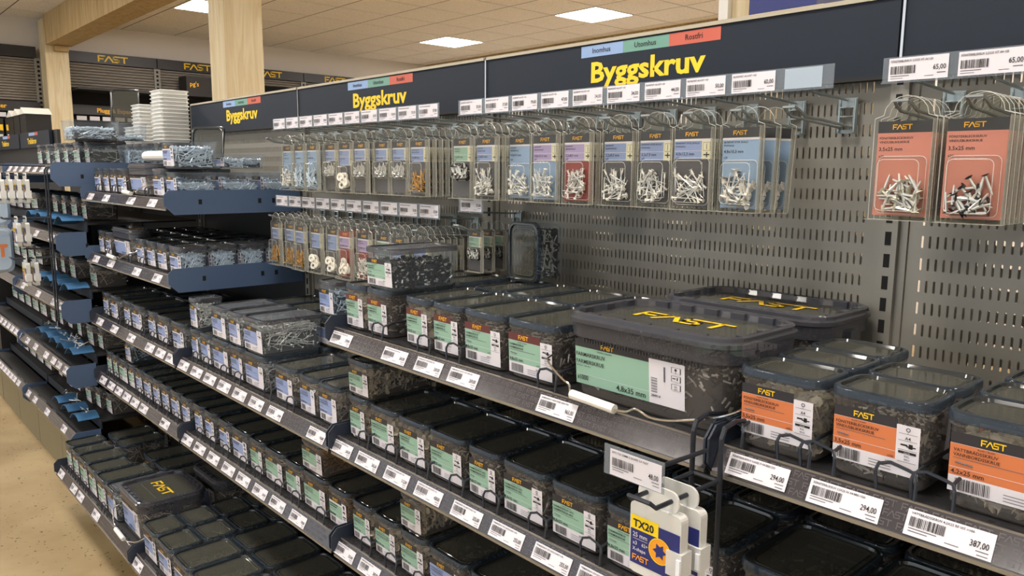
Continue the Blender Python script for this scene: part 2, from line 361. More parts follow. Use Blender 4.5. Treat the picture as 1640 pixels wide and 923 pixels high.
# ------------------------------------------------------------------ gondola: backs, uprights, signs
XU = [-.525-k for k in range(-1, 5)]       # uprights at .475, -.525 ... -4.525
def slotted(name, x0, x1, z0, z1, px, pz, sw, sh, m, ox=0, oz=0):
    mb = MB(); nx = int((x1-x0)/px); nz = int((z1-z0)/pz); cx = (x1-x0-nx*px)/2; cz = (z1-z0-nz*pz)/2
    mb.quad((x0, 0, z0), (x0+cx, 0, z0), (x0+cx, 0, z1), (x0, 0, z1), m); mb.quad((x1-cx, 0, z0), (x1, 0, z0), (x1, 0, z1), (x1-cx, 0, z1), m)
    if cz > 0:
        mb.quad((x0+cx, 0, z0), (x1-cx, 0, z0), (x1-cx, 0, z0+cz), (x0+cx, 0, z0+cz), m); mb.quad((x0+cx, 0, z1-cz), (x1-cx, 0, z1-cz), (x1-cx, 0, z1), (x0+cx, 0, z1), m)
    cap = sw*.35
    for i in range(nx):
        for j in range(nz):
            a = x0+cx+i*px; b = a+px; c = z0+cz+j*pz; d = c+pz; mx, mz = (a+b)/2, (c+d)/2
            if i in (0, nx-1): mb.quad((a, 0, c), (b, 0, c), (b, 0, d), (a, 0, d), m); continue
            l, r, t, o = mx-sw/2, mx+sw/2, mz+sh/2, mz-sh/2
            V = [(a, 0, c), (b, 0, c), (b, 0, d), (a, 0, d), (l, 0, o+cap), (mx, 0, o), (r, 0, o+cap), (r, 0, t-cap), (mx, 0, t), (l, 0, t-cap)]
            F = [(0, 1, 6, 5), (0, 5, 4), (1, 2, 7, 6), (2, 3, 8, 7), (3, 9, 8), (3, 0, 4, 9)]
            V += [(p[0], .0015, p[2]) for p in V[4:]]
            F += [(4+k, 4+(k+1) % 6, 10+(k+1) % 6, 10+k) for k in range(6)]
            mb.add(V, F, m)
    return mb.mesh(name)
YB = 1.312
pan = slotted('panel', -.473, .473, -.42, .17, .01145, .0355, .0036, .020, 'panel_grey')
pan2 = slotted('panel', -.473, .473, -.42, .17, .01145, .0355, .0036, .020, 'panel_back')
pan4 = slotted('panel', -.473, .473, -.06, .17, .01145, .0355, .0036, .020, 'panel_grey'); pan24 = slotted('panel', -.473, .473, -.06, .17, .01145, .0355, .0036, .020, 'panel_back')
BAYN = ['right-hand bay', 'bay under the largest sign', 'bay under the middle sign', 'bay under the smallest sign']
for k in range(4):
    xc = -.025-k
    o = obj('slotted_back_panel', pan if k < 3 else pan4, None, (xc, YB, ZC), label='grey slotted steel back panel of the '+BAYN[k], cat='back panel', group='slotted back panels')
    q = MB(); q.box(-.473, .473, 0, .01, FL+.1, -.42 if k < 3 else -.06, 'dark_steel'); obj('lower_sheet', q, o)
    o = obj('slotted_rear_panel', pan2 if k < 3 else pan24, None, (xc+.003, YB+.075, ZC+.006), label='pale slotted panel behind the '+BAYN[k]+', seen through slots', cat='back panel', group='rear slotted panels')
q = MB(); q.box(-6.0, -3.54, YB+.032, YB+.05, FL, .0, 'dark_steel'); obj('back_panel', q, None, (0, 0, ZC), label='dark low back panel behind the far left bays', cat='back panel')
for k, x in enumerate(XU):
    if x < -4: top = .02
    else: top = .27
    q = MB(); q.box(-.014, .014, YB-.014, YB+.03, FL, top, 'panel_grey'); q.box(-.026, -.014, YB-.004, YB+.03, FL, top, 'panel_grey'); q.box(.014, .026, YB-.004, YB+.03, FL, top, 'panel_grey')
    for i in range(18):
        z = .15-i*.0363
        if z < top-.03: q.box(-.0048, .0048, YB-.0148, YB-.0139, z-.011, z+.011, 'hole_dark')
    lab = ['upright at right edge outside the view', 'slotted steel upright between the two rightmost bays', 'slotted upright at the right of the middle sign bay', 'slotted upright left of the middle sign bay', 'slotted upright at left end of the smallest sign', 'low upright in the far left shelving'][k]
    obj('shelf_upright', q, None, (x, 0, ZC), label=lab, cat='upright')
def fny(y, x=0, z=0): return lambda u, v, l=0: (x+u, y-.0006*l, z+v)
def sign(xc, lab, kind, half=.497):
    e = empty('header_sign', (xc, 1.285, .154), label=lab, cat='sign', group='navy header signs along the gondola')
    q = MB(); q.box(-half, half, 0, .018, 0, .117, 'navy'); obj('board', q, e)
    q = MB(); q.box(-half, half, -.004, .022, .117, .124, 'trim'); q.box(-half-.001, -half+.003, -.004, .02, 0, .124, 'chrome'); q.box(-half, half, -.002, .02, -.006, 0, 'ink'); obj('frame_trim', q, e)
    if not kind: return
    q = MB(); f = fny(0)
    c = {'a': .0, 'b': .01, 'c': .03}[kind]
    for i, (t, mm) in enumerate((('Inomhus', 'strip_blue'), ('Utomhus', 'strip_green'), ('Rostfri', 'strip_red'))):
        u0 = c-.175+i*.117
        rect(q, u0, u0+.117, .090, .114, f, mm, 1)
        text(q, t, u0+.058, .0975, .0105, f, 'ink', layer=2, align='c')
    obj('colour_strip', q, e)
    q = MB(); text(q, 'Byggskruv', c-.145, .037, .041, f, 'yellow', maxw=.29, sx=1.3, layer=1)
    obj('lettering', q, e)
sign(-.025, 'plain navy header board at the top right corner', None)
sign(-1.025, 'largest navy Byggskruv header sign, right of centre', 'a')
sign(-2.025, 'middle navy Byggskruv header sign with small colour strip', 'b')
sign(-3.025, 'smallest navy Byggskruv header sign beside the wooden column', 'c')
for k, (x0, x1, lab) in enumerate(((-7.2, -6.2, 'far navy header board with yellow word above green labels'), (-8.25, -7.21, 'farthest small navy header board at the left edge'))):
    e = empty('header_sign', ((x0+x1)/2, 1.285, .145), label=lab, cat='sign', group='far navy header boards')
    q = MB(); q.box(-.49, .49, 0, .02, 0, .115, 'navy'); obj('board', q, e)
    q = MB(); f = fny(0)
    for i, mm in enumerate(('strip_blue', 'strip_blue', 'strip_red')): rect(q, -.16+i*.1, -.06+i*.1, .088, .11, f, mm, 1)
    text(q, 'Trallskruv', -.22, .03, .04, f, 'yellow', maxw=.44, sx=1.3, layer=1); obj('lettering', q, e)

q = MB(); q.box(-8.3, -6.1, YB, YB+.02, FL, .26, 'dark_steel'); obj('back_panel', q, None, (0, 0, ZC), label='dark back panel carrying the far navy header boards', cat='back panel')
q = MB(); q.box(-9.0, -8.0, 1.46, 1.74, FL, .279, 'dark_steel'); obj('display_stand', q, None, (0, 0, ZC), label='dark stand under the black display boxes far left', cat='stand')
# ------------------------------------------------------------------ shelves
def railf(y0): return lambda u, v, l=0: (u, y0-.011+v*.54-.0005*l*.88, -.0305+v+.0005*l*.47)
def pattern_strip(L, lo=False):
    q = MB(); f = railf(0); h = .0070
    for r in range(3):
        u = -L/2+.01+(r % 2)*.014
        while u < L/2-.04: logo(q, u, .0022+r*.0096, h, f, 'rail_print', sx=1.05, layer=1, t=.16); u += .031
    return q.mesh('pattern')
PATT = pattern_strip(.98)
def shelf(xc, L, yf, zd, lab, bl=True, br=True, colour='bracket', patt=True, depth_to=1.29, bh=(.028, -.050), bx=.0):
    """yf: y of the lip's middle; zd: deck height"""
    e = empty('shelf', (xc-.013, yf, zd), label=lab, cat='shelf', group='steel shelves')
    d = depth_to-yf
    q = MB(); q.box(-L/2, L/2, .0095, d, -.022, -.001, 'dark_steel')
    u = -L/2+.03
    while u < L/2-.02:
        for yy, off in ((.022, 0), (.050, .02)):
            n = 8; q.add([(u+off+.004*math.cos(2*math.pi*k/n), yy+.0028*math.sin(2*math.pi*k/n), -.0006) for k in range(n)], [tuple(range(n))], 'hole_dark')
        u += .04
    obj('deck', q, e)
    q = MB(); pr = [(.020, -.001), (.0095, .001), (.006, .001), (-.011, -.0305), (-.0115, -.0345), (.002, -.0345), (.014, -.019)]
    q.loft([[(-L/2, a, b) for a, b in pr], [(L/2, a, b) for a, b in pr]], 'rail'); 
    q.box(-L/2, L/2, -.0135, -.0095, -.0360, -.0315, 'rail_edge'); q.box(-L/2, L/2, .0050, .0085, .0004, .0018, 'rail_edge')
    r = obj('price_rail', q, e)
    if patt and abs(L-.99) < .03: obj('pattern', PATT, r)
    for s, on in ((-1, bl), (1, br)):
        if not on: continue
        q = MB(); t, b = bh; x0 = s*(L/2+.0008); x1 = s*(L/2+.0038); y0 = -.018
        P1 = [(y0+.016, t), (y0, t-.016), (y0, b+.030), (y0+.030, b), (d, b), (d, t)]
        q.loft([[(min(x0, x1), a, c) for a, c in P1], [(max(x0, x1), a, c) for a, c in P1]], colour)
        br_ = obj('side_bracket', q, e)
        if colour == 'bracket_blue':
            for hy in (.09, .29, .34):
                xx = max(x0, x1) if s > 0 else min(x0, x1)
                q = MB(); q.box(xx-.0006, xx+.0006, hy, hy+.011, b+.032, b+.048, 'hole_dark'); obj('fixing_slot', q, br_)
    return e
Z = dict(T1=-.096, T2=-.345, A=-.350, B=-.604, Cc=-.853, base=-1.222)
shelf(-.03, .985, .845, -.350, 'right shelf under the orange-labelled tubs')
shelf(-.03, .985, .845, Z['B'], 'dark lower right shelf with black lids')
shelf(-1.025, .985, .845, Z['A'], 'upper shelf with the big yellow-logo tub')
shelf(-1.025, .985, .845, Z['B'], 'middle shelf below the big tub, green-labelled boxes')
shelf(-1.025, .985, .845, Z['Cc'], 'lowest visible shelf below the big tub')
shelf(-2.025, .985, .845, Z['B'], 'shelf with the stacked clear screw box, middle bay')
shelf(-2.025, .985, .845, Z['Cc'], 'lower middle-bay shelf with many price tags')
shelf(-2.025, .985, .67, Z['base'], 'bottom deep shelf of the middle bay, covered in lids')
shelf(-3.025, .985, .845, Z['T1'], 'topmost left shelf with wide blue side bracket', colour='bracket_blue')
shelf(-3.025, .985, .845, Z['T2'], 'second left shelf with wide blue side bracket', colour='bracket_blue')
shelf(-3.025, .985, .845, Z['B'], 'third left shelf with blue-labelled boxes')
shelf(-3.025, .985, .845, Z['Cc'], 'fourth left shelf, densely tagged rail')
shelf(-3.025, .985, .67, Z['base'], 'bottom deep left shelf beside the floor')
for k, (x, nm) in enumerate(((-.03, 'right'), (-1.025, 'large-sign'), (-2.025, 'middle'), (-3.025, 'left'))):
    q = MB(); q.box(-.497, .497, 0, .02, FL, Z['base']-.066, 'kick'); obj('kick_panel', q, None, (x, .74, ZC), label='olive kick panel below the bottom shelf of the %s bay' % nm, cat='kick panel')
for x, nm in ((-4.03, 'nearer'), (-5.03, 'farther')):
    for zd, wd in ((.01, 'top'), (-.272, 'second'), (-.552, 'third'), (-.827, 'fourth'), (-1.115, 'bottom')):
        shelf(x, .99, .745, zd, '%s far-left tray shelf, %s level, blue end bracket' % (nm, wd), colour='bracket_blue', depth_to=.84 if zd < 0 else 1.29, bh=(.012, -.085), bl=(nm == 'farther'))
        if zd < 0:
            q = MB(); q.box(-.49, .49, .0, .44, -.006, .0, 'dark_steel'); q.box(-.49, .49, -.004, .0, -.035, .004, 'navy')
            obj('rear_shelf', q, None, (x, .846, ZC+zd+.045), label='%s far-left rear shelf, %s level, dark front edge' % (nm, wd), cat='shelf', group='rear shelves of the far left bays')
    for s in (0, 1):
        q = MB(); q.box(-.247, .247, 0, .02, FL, -1.188, 'kick'); obj('kick_panel', q, None, (x-.25+.5*s, .785, ZC), label='olive kick panel under %s far-left bay, %s half' % (nm, 'right' if s else 'left'), cat='kick panel')
q = MB(); q.box(-9.6, -5.54, .785, .8, FL, -1.15, 'kick'); q.box(-9.6, -5.54, .8, 1.3, FL, -.2, 'dark_steel'); obj('distant_shelving', q, None, (0, 0, ZC), label='dark distant end of the shelving at the left edge', cat='shelving')

# ------------------------------------------------------------------ price tags
TAGS = {}
def tag_mesh(name, title, price, wd=.083, ht=.0275):
    key = (title, price, wd)
    if key in TAGS: return TAGS[key]
    q = MB(); f = lambda u, v, l=0: (u, -.0005-.0004*l, v)
    q.box(-wd/2, wd/2, -.0005, 0, -ht/2, ht/2, 'paper')
    if title: text(q, title, -wd/2+.004, ht/2-.0048, .0026, f, 'ink', maxw=wd*.72)
    else: rect(q, -wd/2+.004, wd*.18, ht/2-.0042, ht/2-.0030, f, 'ink_grey', 1)
    barcode(q, -wd/2+.004, -wd/2+.004+wd*.42, -.0040, .0065, f, len(title)*7+int(price.replace(',', '') or 0) % 91)
    rect(q, -wd/2+.004, -wd*.12, -.0066, -.0056, f, 'ink_grey', 1); rect(q, -wd/2+.004, -wd*.22, -.0095, -.0086, f, 'ink_grey', 1)
    rect(q, -wd*.02, wd*.14, -.0100, -.0092, f, 'ink_grey', 1); rect(q, wd*.32, wd*.46, -.0078, -.0068, f, 'ink_grey', 1); rect(q, wd*.34, wd*.46, -.0116, -.0107, f, 'ink_grey', 1)
    text(q, price, wd/2-.004, -.0040, .0064, f, 'ink', maxw=wd*.31, sx=.72, align='r')
    me = q.mesh('ticket'); TAGS[key] = me; return me
def rail_tag(x, yf, zd, title, price, lab, group, wd=.080):
    o = obj('price_tag', tag_mesh('t', title, price, wd), None, (x, yf-.0037-.0010, ZC+zd-.0170), label=lab, cat='price tag', group=group)
    o.rotation_euler.x = math.radians(-28.4)
    return o
def rail_row(xs, yf, zd, wd, phrase, prices, titles=('',)):
    for i, x in enumerate(xs):
        rail_tag(x, yf, zd, titles[i % len(titles)], prices[i % len(prices)], 'white price tag, %s from left on the %s' % (ORD[i], phrase), 'price tags on the '+phrase, wd)
G9 = ('269,00', '259,00', '198,00', '175,00', '312,00')
rail_tag(-.475, .845, -.3485, 'FÖNSTERBLSKRUV 3,5X25 VI A4 BRK=250', '294,00', 'price tag 294,00 below the leftmost orange tub', 'orange shelf price tags', .082)
rail_tag(-.366, .845, -.350, 'FÖNSTERBLSKRUV 3,5X25 SV A4 BRK=250', '294,00', 'price tag 294,00 below the second orange tub', 'orange shelf price tags', .083)
rail_tag(-.256, .845, -.350, 'VATTBRÄDSSKRUV 4,2X25 RF VIT =100', '387,00', 'price tag 387,00 below the rightmost orange tub', 'orange shelf price tags', .084)
rail_row([-1.486, -1.277, -1.163, -1.058, -.823], .845, Z['A'], .082, 'rail beneath the big tub', ('259,00', '265,00', '269,00', '269,00', '963,00'), ('FARMARSKRUV 4,8X25 SVART BRK=250', '', 'FARMARSKRUV 4,8X35 BRK=250', 'FARMARSKRUV 4,8X35 SVART BRK=250', 'FARMARSKRUV 4,8X35 SVART BRK=1000'))
rail_row([-1.497, -1.389, -1.277, -1.167, -1.049, -.939, -.829, -.729], .845, Z['B'], .084, 'second rail below the big tub', ('269,00', '265,00', '312,00', '428,00', '255,00', '255,00', '255,00', '255,00'), ('FARMARSKRUV UFO 4,8X23 SVART =100',))
rail_row([-1.495, -1.391, -1.28], .845, Z['Cc'], .08, 'lowest rail below the big tub', ('255,00', '269,00'), ('FARMARSKRUV PLASTB =250',))
rail_row([-2.487, -2.375, -2.270, -2.163, -2.055, -1.946, -1.834, -1.615], .845, Z['B'], .080, 'upper rail of the middle bay', G9, ('TRÄSKRUV FZB BRK=250',))
rail_row([-2.492, -2.385, -2.275, -2.161, -2.057, -1.947, -1.841, -1.726], .845, Z['Cc'], .080, 'lower rail of the middle bay', G9, ('UNIVERSALSKRUV BRK=200',))
rail_row([-3.433, -3.235, -3.024, -2.814, -2.704, -2.601], .845, Z['B'], .080, 'third rail of the left bay', G9)
rail_row([-3.450, -3.335, -3.235, -3.131, -3.032, -2.931, -2.705], .845, Z['Cc'], .080, 'fourth rail of the left bay', G9)
rail_row([-3.439, -3.223, -2.919, -2.694], .845, Z['T1'], .080, 'topmost rail of the left bay', G9)
rail_row([-3.423, -3.217, -2.907, -2.691], .845, Z['T2'], .080, 'second rail of the left bay', G9)
rail_row([-3.474, -3.276, -3.176, -2.963], .67, Z['base'], .078, 'bottom rail of the left bay', G9)
rail_row([-2.485], .67, Z['base'], .078, 'bottom rail of the middle bay', G9)
rail_row([-5.45, -5.36, -5.27, -5.18, -5.09, -5.0, -4.91, -4.82, -4.718, -4.461, -4.316, -4.056, -3.738], .745, -1.115, .076, 'bottom far-left tray rail', G9)
rail_row([-5.067, -4.961, -4.856, -4.755, -4.658, -4.57, -4.372, -4.194, -3.975, -3.834, -3.732, -3.612], .745, -.827, .076, 'fourth far-left tray rail', G9)
rail_row([-4.358, -4.033, -3.737, -3.61], .745, -.552, .076, 'third far-left tray rail', G9)
rail_row([-4.40, -3.966, -3.677], .745, -.272, .076, 'second far-left tray rail', G9)
rail_row([-4.44, -4.3, -4.16, -4.02, -3.88, -3.74, -3.61], .745, .01, .076, 'top far-left tray rail', G9)

# ------------------------------------------------------------------ screws
def screw(mb, p, d, L, kind, rn):
    p = Vector(p); d = Vector(d).normalized()
    if kind == 'short':          # wide dark head, bright drill tip
        mb.tube([p-d*L/2, p+d*L*.1], .0026, 'blackscrew', 5); mb.tube([p+d*L*.1, p+d*L/2], .0020, 'silver', 5)
        mb.tube([p-d*(L/2+.003), p-d*L/2], .0058, 'blackscrew', 7); return
    if kind == 'washer':
        a = d.orthogonal().normalized(); b = d.cross(a)
        n = 10; R, r, t = .011, .0045, .0022
        L0 = [[p+d*s*t+(a*math.cos(2*math.pi*k/n)+b*math.sin(2*math.pi*k/n))*q for k in range(n)] for q, s in ((r, -1), (R, -1), (R, 1), (r, 1), (r, -1))]
        mb.loft(L0, 'washer', False, False); return
    m1, m2, R, rs = {'silver': ('silver', 'silver', .0038, .0013), 'zinc': ('zinc', 'zinc', .0042, .0017), 'black': ('blackscrew', 'blackscrew', .0045, .0019), 'beige': ('beige_head', 'silver', .0070, .0018),
                 'brass': ('brass', 'brass', .0030, .0014), 'rivet': ('white_plastic', 'silver', .0034, .0009), 'bigrivet': ('white_plastic', 'silver', .0080, .0010), 'nail': ('zinc', 'zinc', .0030, .0013), 'darkhead': ('blackscrew', 'silver', .0055, .0017)}[kind]
    mb.tube([p-d*L/2, p+d*L*.1], rs, m2, 5); mb.tube([p+d*L*.1, p+d*L*.45, p+d*L/2], rs, 'silver' if kind == 'black' else m2, 5, r1=rs*.4)  # black screws get a silver-coloured pointed half for glints
    mb.tube([p-d*L/2, p-d*(L/2-.0022)], R, m1, 7, r1=rs)
    if kind in ('rivet', 'bigrivet'): mb.tube([p-d*(L/2-.002), p-d*(L/2-.010)], rs*1.9, m1, 6)
def pile(x0, x1, y0, y1, z0, z1, n, kind, L, seed, fill=None, skin=.014, flat=.6):
    """a heap of loose screws touching the inside of a container, over a lumpy dark core"""
    mb = MB(); rn = random.Random(seed)
    if fill:
        k = skin*.55; nx, ny = 6, 8
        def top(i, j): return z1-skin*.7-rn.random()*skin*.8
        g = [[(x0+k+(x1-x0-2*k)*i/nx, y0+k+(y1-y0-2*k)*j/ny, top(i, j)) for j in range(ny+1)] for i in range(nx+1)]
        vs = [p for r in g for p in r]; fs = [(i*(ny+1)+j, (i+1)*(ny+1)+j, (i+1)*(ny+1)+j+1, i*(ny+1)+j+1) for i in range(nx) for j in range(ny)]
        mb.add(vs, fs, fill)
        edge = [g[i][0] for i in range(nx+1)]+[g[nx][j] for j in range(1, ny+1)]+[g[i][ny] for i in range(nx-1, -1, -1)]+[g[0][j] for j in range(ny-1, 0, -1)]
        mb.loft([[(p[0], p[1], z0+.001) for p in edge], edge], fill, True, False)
    for i in range(n):
        for _ in range(12):
            s = rn.random()
            p = [rn.uniform(x0, x1), rn.uniform(y0, y1), rn.uniform(z0, z1)]
            if s < .30: p[1] = y0+rn.random()*skin
            elif s < .62: p[0] = x1-rn.random()*skin
            elif s < .92: p[2] = z1-rn.random()*skin
            else: p[0] = x0+rn.random()*skin
            d = Vector((rn.gauss(0, 1), rn.gauss(0, 1), rn.gauss(0, flat)))
            if s < .30: d.y *= .25
            elif s < .62: d.x *= .25
            elif s < .92: d.z *= .35
            if d.length < .1: continue
            d.normalize(); a = Vector(p)-d*(L/2+.001); b = Vector(p)+d*L/2
            if all(x0+.001 < c.x < x1-.001 and y0+.001 < c.y < y1-.001 and z0+.001 < c.z < z1+.004 for c in (a, b)):
                screw(mb, p, d, L, kind, rn); break
    return mb.mesh('screws')

# ------------------------------------------------------------------ screw boxes
INS0, INS1 = .0075, .003
LBL = {}
def label_mesh(Wd, H, colr, spec, lo=False, head='header_print'):
    key = (round(Wd, 3), round(H, 3), colr, str(spec), lo, head)
    if key in LBL: return LBL[key]
    q = MB(); u0, u1, v0, v1 = -Wd/2+.009, Wd/2-.010, (.0175 if colr == 'orange' else .008), (H-.022 if colr == 'orange' else H-.024)
    f = lambda u, v, l=0: (u, INS0+(INS1-INS0)*v/H-.0006-.0003*l, v)
    w_, h_ = u1-u0, v1-v0; uc = u0+w_*.74; vt = v1-h_*.19; vb = v0+h_*.27
    rect(q, u0, u1, v0, vb, f, 'paper', 0); rect(q, uc, u1, vb, v1-h_*.10, f, 'paper', 0)
    rect(q, u0, uc, vb, vt, f, colr, 0); rect(q, u0, uc, vt, v1, f, head, 0)
    rect(q, u0, uc, vt-h_*.055, vt, f, 'paper', .6) if not spec else rect(q, u0, uc, vt-.0003, vt, f, 'paper', .6)
    rect(q, u0, uc, vb+h_*.135, vb+h_*.142, f, 'paper', .8)
    logo(q, u0+w_*.24, vt+h_*.045, h_*.105, f, 'yellow' if colr == 'orange' else 'logo', sx=.95)
    S = spec or {}
    t1, t2 = S.get('t', ('', ''))
    if t1 and not lo:
        text(q, S.get('sub', 'Utomhus | Utendørs'), u0+w_*.22, vt-h_*.045, h_*.028, f, 'ink', maxw=w_*.36)
        text(q, t1, u0+w_*.03, vt-h_*.125, h_*.052, f, 'ink', maxw=w_*.68); text(q, t2, u0+w_*.03, vt-h_*.205, h_*.052, f, 'ink', maxw=w_*.68)
        rect(q, u0+w_*.03, u0+w_*.62, vt-h_*.245, vt-h_*.235, f, 'ink_grey', 1)
        q.tube([f(u0+w_*.05, vt-h_*.31, 2), f(u0+w_*.19, vt-h_*.325, 2)], .0008, 'ink_grey', 4)
        text(q, S['s'], u0+w_*.02, vb+h_*.035, h_*.075, f, 'ink', maxw=w_*.42)
        text(q, S.get('q', 'x250'), uc-w_*.02, vb+h_*.02, h_*.035, f, 'ink', maxw=w_*.14, align='r')
        text(q, S.get('c', ''), uc-w_*.0, v0+h_*.18, h_*.038, f, 'ink', maxw=w_*.2, align='r')
    else:
        for i in range(2): rect(q, u0+w_*.03, u0+w_*(.5-.06*i), vt-h_*(.13+.08*i), vt-h_*(.09+.08*i), f, 'ink', 1)
        rect(q, u0+w_*.03, u0+w_*.38, vt-h_*.30, vt-h_*.285, f, 'ink_grey', 1); rect(q, u0+w_*.03, u0+w_*.36, vb+h_*.03, vb+h_*.085, f, 'ink', 1)
    barcode(q, u0+w_*.06, u0+w_*.34, v0+h_*.035, v0+h_*.235, f, int(Wd*1000))
    for i in range(3): rect(q, u0+w_*.44, u0+w_*.7, v0+h_*(.05+.05*i), v0+h_*(.062+.05*i), f, 'ink_grey', 1)
    um = (uc+u1)/2; cw = u1-uc
    if S.get('col') and not lo:
        v = v1-h_*.12
        for it in S['col']:
            k, s = it
            hh = h_*{'o': .13, 't': .11, 'b': .20, 'i': .15}[k]
            rect(q, uc+cw*.10, u1-cw*.10, v-hh, v-hh+.0004, f, 'ink', 1)
            if k == 'o': ring(q, um, v-hh*.40, hh*.28, hh*.10, f, 'ink'); text(q, s, um, v-hh*.93, hh*.22, f, 'ink', align='c', maxw=cw*.6)
            if k == 't': text(q, s, um, v-hh*.8, hh*.5, f, 'ink', align='c', maxw=cw*.75)
            if k == 'i': rect(q, uc+cw*.2, um, v-hh*.5, v-hh*.3, f, 'ink', 1); rect(q, um+cw*.05, u1-cw*.28, v-hh*.75, v-hh*.2, f, 'ink', 1); rect(q, um-cw*.05, u1-cw*.15, v-hh*.6, v-hh*.45, f, 'ink', 1)
            if k == 'b':
                rect(q, uc+cw*.12, u1-cw*.12, v-hh*.26, v-hh*.04, f, 'ink', 1); text(q, 'COLOR', um, v-hh*.21, hh*.10, f, 'paper', align='c', maxw=cw*.6, layer=3)
                text(q, 'RAL', um, v-hh*.55, hh*.17, f, 'ink', align='c', maxw=cw*.5); text(q, s, um, v-hh*.85, hh*.17, f, 'ink', align='c', maxw=cw*.65)
            v -= hh+h_*.012
    else:
        disc(q, um, v1-h_*.20, cw*.20, f, 'ink'); rect(q, um-cw*.1, um+cw*.1, v1-h_*.31, v1-h_*.22, f, 'ink', 1)
        rect(q, uc+cw*.2, u1-cw*.25, v1-h_*.42, v1-h_*.37, f, 'ink', 1); rect(q, um, um+cw*.12, v1-h_*.46, v1-h_*.34, f, 'ink', 1)
        rect(q, uc+cw*.15, u1-cw*.15, v1-h_*.60, v1-h_*.55, f, 'ink', 1); rect(q, uc+cw*.25, u1-cw*.25, v1-h_*.67, v1-h_*.63, f, 'ink_grey', 1)
    me = q.mesh('label'); LBL[key] = me; return me
TUBS = {}
def tub_meshes(Wd, L, H, clear):
    key = (round(Wd, 3), round(L, 3), round(H, 3), clear)
    if key in TUBS: return TUBS[key]
    x0, x1 = -Wd/2, Wd/2; bm_ = 'tub_clear' if clear else 'tub_smoke'; lm = 'lid_clear' if clear else 'lid_smoke'
    def lp(i, z, r=.021): return rr(x0+i, x1-i, i, L-i, max(.004, min(r, Wd*.24)-i*.5), z)
    q = MB(); q.loft([lp(INS0+.003, .0), lp(INS0, .003), lp(INS1+.0005, H-.016), lp(INS1-.002, H-.0155), lp(INS1-.002, H-.011)], bm_, True, False); tub = q.mesh('tub', True)
    q = MB(); q.loft([lp(.0015, H-.012), lp(0, H-.0115), lp(0, H-.003), lp(.0012, H-.0006), lp(.003, H)], 'big_lid' if clear else 'lid_skirt', False, False)
    q.loft([lp(.003, H), lp(.0065, H-.0002), lp(.0078, H-.0042)], 'lid_rim', False, False)
    q.loft([lp(.0078, H-.0042), lp(.0125, H-.0042), lp(.0135, H-.0028)], lm, False, False)
    q.loft([lp(.0135, H-.0028), lp(.0155, H-.0026)], 'lid_rim', False, False); q.loft([lp(.0155, H-.0026), lp(.017, H-.0034)], lm, False, True)
    lid = q.mesh('lid', True)
    for p in lid.polygons:
        if len(p.vertices) > 4: p.use_smooth = False
    for p in tub.polygons:
        if len(p.vertices) > 4: p.use_smooth = False
    TUBS[key] = (tub, lid); return TUBS[key]
HEAP = {}
def heap_mesh(Wd, L, H, kind, near, level=.8):
    key = (round(Wd, 2), round(L, 2), round(H, 2), kind, near, level)
    if key not in HEAP:
        n = {2: 300, 1: 130, 0: 45}[near]
        i = INS0+.003
        Ls = {'silver': .050, 'zinc': .045, 'black': .038, 'beige': .026, 'short': .020, 'brass': .04, 'nail': .055, 'darkhead': .03}[kind]
        Ls = min(Ls, (Wd-2*i)*.7)
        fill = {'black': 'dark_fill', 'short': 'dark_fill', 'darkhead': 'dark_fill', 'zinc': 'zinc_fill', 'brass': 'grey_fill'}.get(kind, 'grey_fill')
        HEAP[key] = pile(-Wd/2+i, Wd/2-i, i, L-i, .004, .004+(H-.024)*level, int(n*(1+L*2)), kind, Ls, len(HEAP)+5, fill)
    return HEAP[key]
def box(x, y, z, Wd, L, H, colr, kind, lab, group, near=1, clear=False, spec=None, level=.85, rz=0, rx=0, lid=True, label=True, head='header_print', darklid=False):
    """x: left edge of the lid, y: its front edge, z: what it stands on"""
    e = empty('screw_box', (x+Wd/2, y, z+.0003), rz, label=lab, cat='screw box', group=group)
    if rx: e.rotation_euler.x = rx
    t, l = tub_meshes(Wd-.002, L, H, clear)
    obj('tub', t, e)
    if darklid: l = tub_meshes(Wd-.002, L, H, False)[1]
    if lid: obj('lid', l, e)
    if label: obj('label', label_mesh(Wd-.002, H, colr, spec, near < 1, head), e)
    o = obj('screws', heap_mesh(Wd-.002, L, H, kind, near, level), e); o['kind'] = 'stuff'
    return e
CN = {'blue': 'blue-label', 'green': 'green-label', 'orange': 'orange-label'}
KN = {'silver': 'silver', 'zinc': 'bluish zinc', 'black': 'black', 'beige': 'pale', 'short': 'black', 'brass': 'brass', 'nail': 'zinc', 'darkhead': 'dark'}
FM = dict(t=('FARMARSKRUV', 'FARMERSKRUE'), s='4,8x25 mm', q='x250', c='284912', col=[('o', '8'), ('i', ''), ('b', '9011')])
FU = dict(t=('FARMARSKRUV UFO', 'FARMERSKRUE UFO'), s='4,8x23 mm', q='x100', c='284970', col=[('o', 'T20'), ('i', ''), ('b', '9011'), ('t', 'C3')])
FP = dict(t=('FARMARSKRUV PLÅT/TRÄ', 'FARMERSKRUE PLATE/TRE'), s='4,8x28 mm', q='x250', c='284933', col=[('o', '8'), ('i', ''), ('b', '9002')])
US = dict(t=('UNIVERSALSKRUV', 'UNIVERSALSKRUE'), sub='Inomhus | Innendørs', s='5,0x60 mm', q='x200', c='281560', col=[('o', 'T25'), ('i', '')])
O1 = dict(t=('FÖNSTERBLECKSKRUV', 'VINDUSBLIKKSKRUE'), sub='Rostfri | Rustfri', s='3,5x25 mm', q='x250', c='285604', col=[('o', '1'), ('t', 'A4'), ('i', ''), ('b', '9010')])
